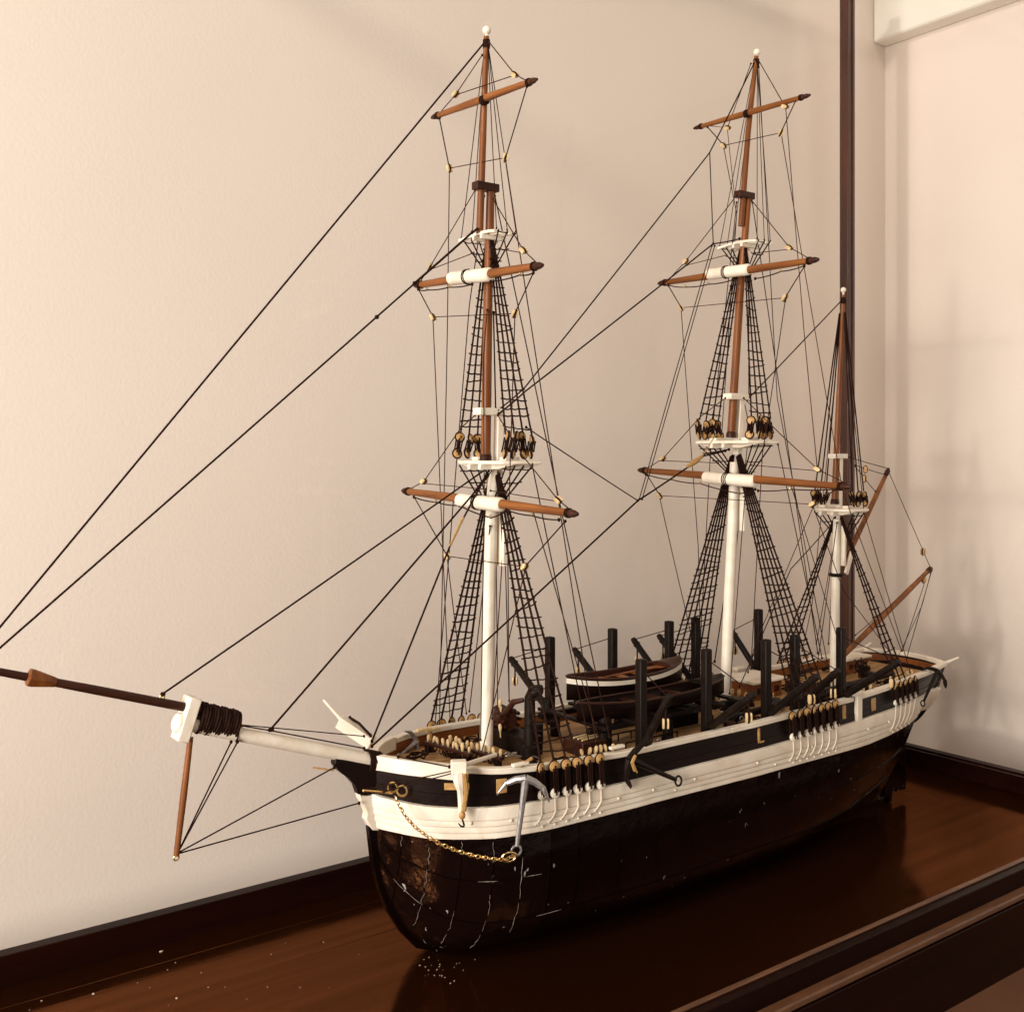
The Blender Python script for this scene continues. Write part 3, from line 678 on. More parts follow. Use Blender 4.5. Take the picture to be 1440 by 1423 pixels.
def top_rig(xm, zh, pz, hw, xa, xb, n, rows, s, sc=1.0, lab=None, rat=True):
    los = [V((lerp(xa, xb, i / max(1, n - 1)), s * hw * .90, pz + .008)) for i in range(n)]; ups = [p + V((.0002, -s * .0005, .0135 * sc)) for p in los]
    tops = [V((xm + .001 * i, s * .0035, zh)) for i in range(n)]
    e = ladder(tops, [u + V((0, 0, .004)) for u in ups], .04, .95, rows if rat else 0, lab, .0009, .00068, .0020)
    for i, (u, l) in enumerate(zip(ups, los)):
        Rz = Matrix.Rotation(random.uniform(-1.5, 1.5), 3, 'Z') @ Matrix.Rotation(math.pi / 2 + random.uniform(-.3, .3), 3, 'X')
        jt = V((random.uniform(-.0022, .0022), random.uniform(-.0025, .0025), random.uniform(-.0012, .0028))); u = u + jt; l = l + V((jt.y, -jt.x, 0))
        inst('deadeye', DE_SM, e, u, Rz, sc); inst('deadeye', DE_SM, e, l, Rz, sc)
        MB().ring(u, Rz @ V((0, 0, 1)), .0044 * sc, .0010, 12, 5).ring(l, Rz @ V((0, 0, 1)), .0044 * sc, .0010, 12, 5).build('strop', 'rope', e)
        lanyards(e, u, l)
    # futtock shrouds below the platform
    fa = [V((p.x, s * hw * .92, pz - .003)) for p in los]; fb = [V((lerp(xm + .002, p.x, .35), s * .009, pz - .038 * sc)) for p in los]
    ladder(fa, fb, .12, .9, 3, 'short futtock shroud ladder under a mast platform', .0008, .0006, .003)
zF = A_(695, 650).z; zM = A_(1035, 622).z; zZ = A_(1180, 716).z
for s in (-1, 1):
    sd = 'near' if s < 0 else 'far'
    top_rig(.0675, A_(684, 338).z, zF, .041, .0605, .0905, 4, 20, s, 1, 'narrow rope ladder on the %s side of the fore topmast' % sd)
    top_rig(.419, A_(1043, 350).z, zM, .043, .390, .4215, 4, 19, s, 1, 'narrow rope ladder on the %s side of the main topmast' % sd)
    top_rig(.601, A_(1184, 440).z, zZ, .031, .584, .606, 3, 0, s, .8, None, False)
    # upper futtocks under the crosstrees and topgallant shrouds
    for xm, zc, hx, tp in ((.0645, A_(682, 331).z, .029, A_(684, 60)), (.420, A_(1043, 343).z, .028, A_(1063, 90))):
        ladder([V((xm + dx, s * hx, zc)) for dx in (-.006, .004, .013)], [V((xm + .003 + dx * .3, s * .006, zc - .03)) for dx in (-.006, .004, .013)], .2, .9, 3, 'small rope ladder under the upper crosstrees', .0007, .0006, .003)
        for dx in (-.008, .004, .014): line('topgallant_shroud', [V((xm + dx, s * hx * .98, zc + .001)), tp + V((0, s * .002, 0))], .00042, 'rope', ship)

# ------------------------------------------------------------------ stays, backstays and falls
def ln(name, pts, r=.0005, m='thread', sag=None):
    if sag is None: sag = random.uniform(.0004, .0018) if m == 'thread' else random.uniform(0, .0008)
    return line(name, [at(a, b, y=c) for a, b, c in pts], r, m, ship, sag)
ln('stay', [(684, 57, 0), (-46, 937, 0)], .00085, 'rope')
ln('stay', [(664, 327, 0), (-46, 951, 0)], .00085, 'rope')
ln('stay_collar', [(672, 321, -.003), (663, 328, -.001), (583, 398.5, -.001)], .0012, 'rope')
for q in ((583, 398.5), (530, 446)): MB().ball(at(*q, y=0), (.0022, .0018, .002), 8, 6).build('knot', 'rope', ship)
ln('stay', [(690, 655, 0), (228, 976, 0)], .0008, 'rope')
MB().ball(at(229, 976, y=0), (.0022, .0018, .0018), 8, 6).build('knot', 'rope', ship)
ln('stay', [(688, 668, 0), (380, 1026, 0)], .0009, 'rope')
MB().ball(at(381, 1026, y=0), (.003, .0018, .0018), 8, 6).build('knot', 'rope', ship)
ln('stay', [(684, 668, -.006), (652, 728, .0), (633, 767, .003), (523, 1042, .012)], .0009, 'rope')
ln('tackle', [(652, 727, -.0012), (634, 765, .0018)], .0010, 'tanrope'); ln('tackle', [(649, 731, -.0012), (632, 768, .0018)], .0007, 'tanrope')
for k in range(3): ln('stay_collar', [(690 + k, 655 + k * 3, -.006), (681 - k, 672 + k * 2, -.0065), (668 + k * 2, 690 + k, -.005)], .0006, 'rope')
ln('stay', [(1020, 634, -.007), (990, 641, -.008), (963, 660, -.009), (897, 704, -.010), (523, 1049, -.015)], .0009, 'rope')
ln('stay', [(1025, 632, -.007), (990, 638, -.008)], .0009, 'rope')
MB().tube([at(988, 641, y=-.0085), at(978, 649, y=-.0088), at(966, 657, y=-.009)], [.0012, .0032, .0016], 8).build('tackle', 'tanrope', ship)
MB().tube([at(1007, 611, y=-.012), at(1000, 622, y=-.016), at(993, 634, y=-.012), at(987, 641, y=-.0088)], .0006, 5).build('tackle', 'tanrope', ship)
ln('stay', [(897, 704, -.010), (740, 601, -.030)], .0006, 'rope')
for o in (0, 4): ln('tackle_fall', [(899 + o, 702, -.010), (1001 + o, 346, -.002)], .0005, 'rope')
ln('stay', [(1040, 336, -.001), (1003, 343, -.002), (738, 551, -.012), (701, 582, -.006)], .0008, 'rope')
ln('stay', [(1063, 84, 0), (998, 215, -.004), (738, 545, -.010), (700, 577, -.005)], .0007, 'rope')
ln('stay', [(1060, 90, 0), (998, 215, -.004), (1003, 343, -.002)], .0006, 'rope')
ln('stay', [(1186, 420, 0), (1051, 562, 0)], .0007, 'rope')
# fore falls and backstays
ln('brace', [(632, 241, .085), (629, 470, .086), (618, 1019, .087)], .0005); ln('brace', [(609, 450, .095), (633, 1014, .087)], .0005)
ln('brace', [(629, 786, .075), (656, 1003, .07)], .0005); ln('brace', [(738, 803, -.082), (677, 1060, -.015)], .00052)
ln('brace', [(711, 226, -.05), (838, 1042, -.086)], .00052); ln('brace', [(724, 446, -.07), (714, 760, -.04), (716, 985, -.02)], .0005)
ln('backstay', [(696, 276, 0), (857, 1036, -.086)], .00055, 'rope')
ln('backstay', [(748, 652, -.040), (829, 1046, -.085)], .00055, 'rope'); line('backstay', [fl.p(749, 716), at(843, 1042, y=-.085)], .0005, 'thread', ship, .001)
ln('backstay', [(681, 276, 0), (660, 430, .03), (612, 1016, .088)], .0005, 'rope')
ln('halliard', [(689, 740, -.006), (660, 1000, .06)], .00052); ln('halliard', [(700, 664, -.005), (707, 775, -.008), (697, 930, -.01), (692, 1010, -.012)], .0005)
ln('halliard', [(700, 662, .006), (711, 800, .012), (716, 985, .02)], .00052); ln('halliard', [(697, 672, .006), (698, 790, .014), (700, 1003, .03)], .0005)
ln('halliard', [(694, 440, .004), (697, 575, .004)], .0007, 'rope'); ln('halliard', [(685, 436, -.005), (680, 500, -.006), (681, 700, -.007), (676, 1040, -.010)], .0005)
# main falls and backstays
ln('brace', [(1018, 209, .06), (1036, 300, .03), (1015, 610, .02)], .0005); ln('brace', [(1023, 183, .05), (1033, 275, .02)], .0004)
ln('brace', [(1099, 191, -.03), (1185, 690, -.055), (1268, 915, -.062)], .0005); ln('brace', [(1105, 153, -.035), (1131, 470, -.075), (1149, 656, -.10)], .0005)
ln('brace', [(958, 437, .10), (982, 770, .09), (985, 905, .085)], .0005); ln('brace', [(1104, 424, -.08), (1072, 640, -.04), (1056, 940, -.02)], .00052)
ln('brace', [(928, 701, .10), (966, 866, .09), (975, 905, .088)], .00052); ln('brace', [(1143, 714, -.11), (1062, 905, -.04), (1052, 945, -.03)], .00048)
ln('backstay', [(1094, 625, -.041), (1156, 925, -.083)], .00055, 'rope'); ln('backstay', [(1058, 285, 0), (1150, 918, -.084)], .00055, 'rope')
ln('backstay', [(1067, 95, 0), (1093, 560, -.03), (1163, 930, -.083)], .0005, 'rope'); ln('backstay', [(1036, 285, 0), (1000, 620, .05), (985, 900, .088)], .0005, 'rope')
line('backstay', [ml.p(1112, 681), at(1180, 905, y=-.075)], .0005, 'thread', ship, .001)
ln('halliard', [(1046, 562, .003), (1054, 600, .006), (1016, 950, .03)], .0005, 'rope'); line('halliard', [ml.p(1049, 679), at(1026, 975, y=-.012)], .0005, 'thread', ship)
ln('halliard', [(1053, 380, .004), (1053, 556, .004)], .0006, 'rope'); ln('halliard', [(1030, 660, .005), (1020, 830, .012), (1005, 930, .03)], .0007, 'rope')
# mizzen
ln('backstay', [(1186, 440, 0), (1215, 720, -.03), (1280, 945, -.076)], .0005, 'rope'); ln('backstay', [(1184, 440, 0), (1142, 850, .06), (1128, 915, .08)], .0005, 'rope')
ln('halliard', [(1177, 735, .004), (1148, 905, .03)], .0005); ln('halliard', [(1175, 735, .005), (1165, 905, .03)], .00052); ln('halliard', [(1177, 735, -.005), (1150, 930, -.03)], .00052)
ln('stay', [(1170, 736, -.004), (1112, 800, -.01), (1040, 965, -.012)], .0006, 'rope'); line('halliard', [ml.p(1143, 711), at(1186, 830, y=-.03), at(1250, 915, y=-.01)], .0005, 'thread', ship)
# gaff and boom
def spar(a, b, r, name, lab):
    o = MB().tube([a, a.lerp(b, .3), a.lerp(b, .7), b], [r * .8, r, r * .95, r * .7], 12).build(name, 'mast', ship); o['label'] = lab
    MB().lathe([(r * .6, -.001), (r * .95, .001), (r * .9, .008), (r * .75, .009)], b, a - b, 10).build('spar_tip', 'dark', o); return o
gf = spar(A_(1185, 797), A_(1249, 661), .0034, 'gaff', 'short brown gaff slanting up from the mizzenmast')
MB().beam(A_(1193, 776) + V((0, -.005, 0)), A_(1183, 806) + V((0, -.007, 0)), .003, .007).build('gaff_jaw', 'white', gf, .0006)
bo = spar(A_(1184, 924), A_(1309, 799), .0038, 'boom', 'long brown boom slanting up aft over the stern')
ln('peak_halliard', [(1194, 643, 0), (1250, 659, 0)], .0005, 'rope'); ln('peak_halliard', [(1203, 654, -.002), (1247, 668, -.002)], .00045, 'rope'); ln('peak_halliard', [(1203, 656, -.002), (1231, 691, -.002)], .00045, 'rope')
for q in ((1217, 660), (1215, 673)): block(at(*q, y=-.002), ship, BLT)
ln('topping_lift', [(1250, 664, 0), (1298, 774, 0), (1308, 797, 0)], .00045, 'rope'); block(A_(1298, 776), ship, BLT)
ln('boom_sheet', [(1310, 803, 0), (1275, 925, -.03)], .0005, 'rope'); ln('boom_sheet', [(1301, 817, 0), (1269, 915, -.03)], .00045, 'rope'); ln('boom_sheet', [(1303, 806, 0), (1203, 893, 0)], .00045, 'rope'); block(A_(1299, 815), ship, BLT)
ln('boom_sheet', [(1310, 800, 0), (1297, 850, 0), (1262, 925, -.02)], .0004)

# ------------------------------------------------------------------ davits
DAV = [('far', .200, .0, (718, 925)), ('far', .289, 0, (807, 912)), ('far', .377, 0, (890, 898)), ('far', .421, 0, (926, 893)), ('far', .533, 0, (1028, 885)),
       ('near', .193, 0, (942, 978)), ('near', .282, 0, (1062, 975)), ('near', .372, 0, (1150, 950)), ('near', .419, 0, (1180, 942)), ('near', .499, 0, (1265, 930))]
for sd, x, _, tp in DAV:
    s = 1 if sd == 'far' else -1
    y = s * .0735; zt = .2535
    d = MB().beam((x, y, zdeck(x) - .001), (x, y, zt), .0088, .0088, (1, 0, 0)).build('davit', 'iron', ship, bevel=.0016)
    tip = at(*tp, x=x); ft_ = V((x, y + s * .006, zrail(x) + .002))
    MB().tube([ft_, ft_.lerp(tip, .5), tip - (tip - ft_).normalized() * .004, tip], [.0040, .0040, .0037, .0030], 10).build('davit_arm', 'iron', d)
    dv = (tip - ft_).normalized()
    MB().ring(tip - dv * .009, dv, .0041, .0006, 12, 5).build('davit_band', 'iron', d)
    line('davit_span', [tip - dv * .006 + V((0, 0, .004)), V((x, y, zt - .010))], .00055, 'rope', d)
    hb = tip - dv * .010 - V((0, 0, .0185))
    line('davit_fall', [tip - dv * .010 - V((0, 0, .003)), hb + V((0, 0, .005))], .0009, 'rope', d)
    inst('block', BL, d, hb, Matrix.Rotation(random.uniform(-1.0, -.25), 3, 'Z'), 1.1)

# ------------------------------------------------------------------ deck furniture (parts of the ship)
def pins(pts, par):
    for p in pts: inst('belaying_pin', PIN, par, p, Matrix.Rotation(random.uniform(-.28, .28), 3, 'X') @ Matrix.Rotation(random.uniform(-.28, .28), 3, 'Y'), random.uniform(.72, .98))
def pinrail(a, b, n, skip=()):
    a = V(a); b = V(b)
    r = MB().beam(a, b, .006, .003).build('pin_rail', 'dark', ship, .0005)
    for p in (a.lerp(b, .08), a.lerp(b, .92)): MB().beam(p - V((0, 0, .0125)), p - V((0, 0, .0016)), .0055, .0055, (1, 0, 0)).build('pin_rail_post', 'iron', r, .0005)
    q = [a.lerp(b, (i + .5) / n) + V((random.uniform(-.0008, .0008), random.uniform(-.0008, .0008), .0015)) for i in range(n)]
    pins(q, r)
    for p in q:
        if random.random() < .25: continue
        mb = MB()
        for k in range(3): mb.ring(p + V((random.uniform(-.001, .001), .002 * random.choice((-1, 1)), -.004 - .0012 * k)), (random.uniform(-.5, .5), 1, random.uniform(-.3, .3)), .0034, .0007, 10, 4, .7)
        mb.build('rope_coil', 'rope', r)
    return r
pinrail((.030, .050, .1745), (.040, -.012, .1745), 9)
pinrail((.050, .040, .1715), (.062, -.030, .1715), 10)
pinrail((.112, -.0785, .1745), (.162, -.080, .1725), 7)
pinrail((.375, .030, .172), (.382, -.035, .172), 8)
pinrail((.415, -.012, .172), (.412, .040, .172), 6)
pinrail((.480, -.076, .174), (.56, -.072, .174), 6)
pinrail((.60, -.068, .176), (.655, -.064, .178), 6)
# windlass aft of the foremast
wl = MB().box((.110, .020, .171), (.022, .070, .018)).build('windlass', 'iron', ship, .0012)
MB().lathe([(.010, -.014), (.0105, -.012), (.008, -.010), (.008, .010), (.0105, .012), (.010, .014)], (.110, .034, .189), (.35, 1, 0), 14).build('windlass_drum', 'dark', wl)
for k in range(10):
    a = 2 * math.pi * k / 10
    MB().box((.110 + .0098 * math.cos(a), .028, .189 + .0098 * math.sin(a)), (.0030, .018, .0030), Matrix.Rotation(-a, 3, 'Y')).build('windlass_whelp', 'dark', wl, .0004)
pins([(.104, .030, .197), (.112, .044, .198), (.100, .050, .192), (.096, .020, .18)], wl)
for k in range(5): MB().ring((.085 + .004 * k, -.004 - .006 * k, .1655 + .001 * (k % 2)), (.3 * (k - 2), .2, 1), .0038, .0006, 10, 4).build('chain_link', 'pewter', wl)
# pump with bent pipe
pp = at(745, 975, y=-.02)
pump = MB().lathe([(.0088, 0), (.0088, .012), (.0062, .0135), (.0055, .030), (.0064, .0305), (.0064, .032), (.0052, .0325), (.0052, .050)], (pp.x, -.02, zdeck(pp.x)), (0, 0, 1), 14).build('pump', 'iron', ship)
e0 = V((pp.x, -.02, zdeck(pp.x) + .049))
MB().tube([e0, e0 + V((0, 0, .008)), e0 + V((.0015, -.0025, .013)), e0 + V((.004, -.006, .016)), e0 + V((.0065, -.010, .0165))], [.0052, .0052, .0055, .0050, .0046], 12).build('pump_spout', 'iron', pump)
MB().tube([at(736, 984, y=-.018), at(722, 987, y=-.01), at(713, 1000, y=0), at(704, 1006, y=.005)], [.0022, .0030, .0030, .0016], 8).build('pump_handle', 'dark', pump)
# boat skids amidships
sk = MB().beam((.155, -.040, .1835), (.362, -.040, .1835), .006, .0055).build('boat_skids', 'iron', ship, .0006)
MB().beam((.155, .034, .1835), (.362, .034, .1835), .006, .0055).build('skid_beam', 'iron', sk, .0005)
for xx in (.165, .205, .245, .285, .325, .355):
    MB().box((xx, -.006, .1878), (.007, .104, .0032)).build('skid_beam', 'iron', sk, .0005)
for xx in (.19, .285):
    MB().box((xx, .006, .1955), (.008, .024, .012)).build('boat_chock', 'iron', sk, .0006)
for xx, yy in ((.175, -.040), (.175, .034), (.262, -.040), (.262, .034), (.352, -.040), (.352, .034), (.142, .02)):
    MB().lathe([(.0055, 0), (.0052, .015), (.0052, .0195)], (xx, yy, zdeck(xx)), (0, 0, 1), 12).build('skid_post', 'iron', sk)
MB().tube([at(850, 1046, y=-.035), at(850, 1003, y=-.035)], [.0075, .0068], 14).build('mooring_bitt', 'iron', ship)
# try-works block and other dark deck gear
tw = MB().box((.300, .012, zdeck(.30) + .010), (.060, .060, .020)).build('try_works', 'iron', ship, .001)
for yy in (-.002, .026): MB().lathe([(.011, 0), (.012, .004), (.0095, .0045), (.0095, .002)], (.30, yy, zdeck(.30) + .0205), (0, 0, 1), 16).build('try_pot', 'iron', tw)
hb_ = MB().box((.160, -.030, zdeck(.16) + .007), (.030, .030, .014)).build('fore_hatch', 'dark', ship, .001)
for k in range(3): MB().tube([(.148, -.040 + .006 * k, zdeck(.16) + .0155), (.172, -.038 + .006 * k, zdeck(.16) + .0158)], .0010, 6).build('hatch_bar', 'ivory', hb_)
# grating rails on deck
for y in (-.02, -.05):
    g_ = MB().beam((.195, y, zdeck(.2) + .008), (.265, y, zdeck(.26) + .008), .0012, .0012).build('guard_rail', 'iron', ship)
    for k in range(5): MB().beam((.195 + .0175 * k, y, zdeck(.2)), (.195 + .0175 * k, y, zdeck(.2) + .008), .0010, .0010, (1, 0, 0)).build('guard_post', 'iron', g_)
# deckhouses aft
def house(c, size, lab):
    x, y = c; z0 = zdeck(x) - .001; L, Wd, Hh = size
    o = MB().box((x, y, z0 + Hh / 2), (L, Wd, Hh)).build('deckhouse', 'brown', ship, .0008); o['label'] = lab
    MB().box((x, y, z0 + Hh + .0018), (L + .008, Wd + .008, .0034)).build('roof', 'white', o, .0008)
    for k in (-1, 0, 1): MB().box((x + k * L * .3, y - Wd / 2 - .0006, z0 + Hh * .55), (L * .16, .0012, Hh * .35)).build('window', 'dark', o, .0003)
    return o
house((.475, .030), (.050, .040, .020), 'small brown deckhouse with white roof behind the mainmast')
house((.660, .034), (.044, .028, .018), 'small brown deckhouse with white roof near the stern')
sky = MB().box((.535, .0, zdeck(.535) + .007), (.040, .036, .014)).build('skylight', 'dark', ship, .001)
for k in range(4): MB().tube([(.52 + .01 * k, -.017, zdeck(.535) + .0146), (.52 + .01 * k, .017, zdeck(.535) + .0146)], .0006, 5).build('skylight_bar', 'brass', sky)
# wheel
wc = at(1211, 938, y=-.004); wc.z = max(wc.z, .180)
wh = MB().ring(wc, (1, .25, 0), .0078, .0011, 20, 6).ring(wc, (1, .25, 0), .0024, .0014, 12, 6).build('steering_wheel', 'iron', ship)
u_, v_, d_ = frame((1, .25, 0))
for k in range(8):
    a = math.pi * k / 4; e = u_ * math.cos(a) + v_ * math.sin(a)
    MB().tube([wc + e * .001, wc + e * .0085, wc + e * .0122], [.0006, .0006, .0010], 6).build('spoke', 'iron', wh)
MB().box((wc.x + .006, wc.y, zdeck(wc.x) + .008), (.006, .014, .018)).build('wheel_stand', 'dark', wh, .0006)
# spare spars lashed along the near rail, buckets, gear
MB().tube([(.39, -.060, .1775), (.62, -.058, .1845)], [.0040, .0034], 10).build('spare_spar', 'iron', ship)
MB().tube([(.35, -.066, .178), (.50, -.067, .180)], [.0036, .0030], 10).build('spare_spar', 'iron', ship)
MB().tube([(.30, -.052, .170), (.41, -.050, .172)], [.0036, .0036], 10).build('spare_spar', 'iron', ship)
for k, (xx, yy) in enumerate([(.235, -.067), (.325, -.066), (.345, -.05), (.44, -.03), (.455, -.048), (.57, -.035), (.56, .03), (.62, .02), (.63, -.02), (.33, -.03)]):
    MB().lathe([(.0052, 0), (.0066, .004), (.0066, .010), (.0054, .0125)], (xx, yy, zdeck(xx)), (0, 0, 1), 10).build('cask', ('iron', 'dark', 'iron')[k % 3], ship)
for k, (xx, yy) in enumerate([(.02, -.03), (.045, .02), (.09, -.035), (.125, -.055), (.245, -.06), (.36, -.03), (.43, .0), (.50, -.045), (.545, -.05), (.59, -.045), (.64, -.04), (.36, .03)]):
    mb = MB()
    for j in range(4): mb.ring((xx, yy, zdeck(xx) + .001 + .0012 * j), (random.uniform(-.1, .1), random.uniform(-.1, .1), 1), .0062 - .0005 * j, .0009, 14, 5)
    mb.build('rope_coil', 'rope', ship)
for xx, yy, c in [(.215, -.075, 'pewter'), (.305, -.068, 'brass'), (.345, -.064, 'pewter'), (.41, -.064, 'pewter'), (.46, -.06, 'ivory'), (.535, -.06, 'pewter'), (.555, -.05, 'ivory'), (.58, -.052, 'ivory'), (.61, -.05, 'tan'), (.435, -.068, 'ivory')]:
    inst('eye_bolt', MB().ring((0, 0, 0), (.3, 1, 0), .0022, .0006, 10, 5).mesh('eye_bolt', c), ship, (xx, yy, zdeck(xx) + .012))
for p in ((.118, -.0005), (.40, 0)): pass
# tangles of slack line and small dark tackle lying about the deck
for k in range(34):
    xx = random.choice((random.uniform(.0, .17), random.uniform(.34, .66), random.uniform(.34, .66))); lim = half(xx, zdeck(xx)) - .012
    yy = random.uniform(-lim, lim); pts = []; a = random.uniform(0, 6); rr = random.uniform(.004, .009)
    for j in range(26):
        a += random.uniform(.3, .75); q = rr * random.uniform(.6, 1.25)
        pts.append(V((xx + q * math.cos(a) * 1.2, max(-lim - .003, min(lim + .003, yy + q * math.sin(a))), zdeck(xx) + .0012 + .0025 * random.random() + .0001 * j)))
    MB().tube(pts, random.choice((.0006, .0008, .0010)), 5).build('slack_line', 'rope', ship)
for k in range(12):
    xx = random.uniform(.38, .66); lim = half(xx, zdeck(xx)) - .014; yy = random.uniform(-lim, lim * .4)
    inst('block', (BL, BLT)[k % 2], ship, (xx, yy, zdeck(xx) + .005), Matrix.Rotation(random.uniform(0, 3), 3, 'Z') @ Matrix.Rotation(random.uniform(-.6, .6), 3, 'X'), .85)
for xx, L_, yy in ((.10, .03, .062), (.36, .05, .066), (.44, .04, .062), (.57, .05, .056), (.63, .03, .05)):
    MB().tube([(xx, yy, zdeck(xx) + .004), (xx + L_, yy + .003, zdeck(xx + L_) + .006)], [.0024, .0018], 8).build('spare_spar', 'iron', ship)
# hull fittings
def on_hull(x, z, s=-1, off=.0006): return hp(x, z, s, off)
def patch(x0, x1, z0, z1, m, name, off=.0011):
    A = [[hp(lerp(x0, x1, i / 3), z, -1, off) for z in (z0, z1)] for i in range(4)]; B = [[hp(lerp(x0, x1, i / 3), z, -1, -.001) for z in (z0, z1)] for i in range(4)]
    MB().slab(A, B).build(name, m, hull, .0003)
for x0, x1, z0, z1 in ((-.0135, .004, .1628, .1685), (.024, .033, .1585, .1705), (.3415, .3445, .153, .168), (.3447, .351, .1525, .1545), (.486, .4925, .155, .170), (.544, .5525, .155, .169)):
    patch(x0, x1, z0, z1, 'tan', 'port_lid')
for x in (.005, .035, .1475, .19, .245, .335, .425, .53, .575):
    inst('bolt', BOLT, hull, hp(x, tab(ZT, x) - .0125, -1, .0048), rot_to((0, -1, 0)), 1.15)
for x in (.06, .22, .365, .47): inst('bolt', BOLT, hull, hp(x, tab(ZB, x) + .008, -1, .0034), rot_to((0, -1, 0)), .95)
# catheads
pb = at(645, 1078, y=-.072)
cat = MB().box(pb, (.013, .010, .0105), Matrix.Rotation(-.5, 3, 'Z')).build('cathead', 'white', ship, .0010)
k0 = V((pb.x, pb.y + .001, pb.z - .006))
cb = [at(645, 1084, y=-.073), at(645.5, 1097, y=-.073), at(647, 1104, y=-.072), at(648, 1112, y=-.070), at(648.5, 1128, y=-.069), at(648.5, 1143, y=-.0695)]
MB().tube(cb, [.0050, .0052, .0046, .0032, .0028, .0024], 8).build('cathead_knee', 'white', cat)
MB().tube([pb, at(697, 1061, y=-.052)], [.0022, .0019], 8).build('cathead_rod', 'white', cat)
line('cat_tackle', [at(653, 1088, y=-.079), at(656, 1112, y=-.078), at(652, 1140, y=-.0745)], .0019, 'tanrope', cat)
tb = at(650, 1146, y=-.073)
MB().ball(tb, (.0030, .0026, .0036), 10, 8).build('cat_block', 'tan', cat)
MB().tube([tb + V((0, 0, -.003)), tb + V((.0012, -.001, -.008)), tb + V((.0010, -.001, -.0095)), tb + V((-.002, -.001, -.0085)), tb + V((-.0045, -.001, -.0055))], [.0007, .0009, .0009, .0008, .0004], 6).build('cat_hook', 'iron', cat)
line('cat_tackle', [at(657, 1086, y=-.079), at(654, 1140, y=-.0745)], .0012, 'tan', cat)
pb2 = at(493, 1024, y=.070)
cat2 = MB().beam(at(478, 1014, y=.078), at(524, 1045, y=.050), .0105, .0115).build('cathead', 'white', ship, .0010)
MB().tube([at(480, 1012, y=.078), at(455, 984, y=.094)], [.0018, .0013], 8).build('cathead_rod', 'white', cat2)
line('cat_tackle', [at(492, 1009, y=.074), at(505, 1017, y=.062), at(521, 1034, y=.045)], .0013, 'rope', cat2)
line('cathead_stay', [at(640, 1083, y=-.073), at(515, 1110, y=-.012)], .0005, 'rope', ship); line('cathead_stay', [at(640, 1086, y=-.073), at(540, 1113, y=-.028)], .0005, 'rope', ship)
line('cathead_stay', [at(632, 1078, y=-.06), at(560, 1064, y=-.022)], .0006, 'rope', ship)
# hawse rings
for q, rr in (((552, 1107), .0040), ((565.5, 1112), .0042)):
    c = at(*q, z=.160); c = hp(c.x if c.x > -.05 else -.046, .1605, -1, .0012)
    c2 = at(*q, y=-.030 if q[0] > 560 else -.021)
    nrm = V((-.62, -.78, 0)); MB().ring(c2, nrm, rr, .0010, 16, 6).build('hawse_ring', 'brass', hull)
line('whisker_rod', [at(511, 1111.5, y=-.030), at(551, 1114.5, y=-.024)], [.0011, .0013][0], 'brass', ship)
line('whisker_rod', [at(440, 1079, y=.020), at(470, 1083, y=.012)], .0008, 'tan', ship)
# small lashings on the rails
for q, y in (((608, 1027), .066), ((595, 1027), .058), ((732, 1076), -.082), ((868, 1052), -.087)):
    p = at(*q, y=y); MB().beam(p - V((.008, .001 * (1 if y > 0 else -1), -.001)), p + V((.008, 0, .0012)), .0045, .0026).build('rail_chock', 'ivory' if y > 0 else 'white', ship, .0005)
line('lashing', [at(606, 1030, y=.066), at(604, 1045, y=.058)], .0016, 'tanrope', ship); line('lashing', [at(732, 1077, y=-.082), at(748, 1066, y=-.082)], .0016, 'tanrope', ship)

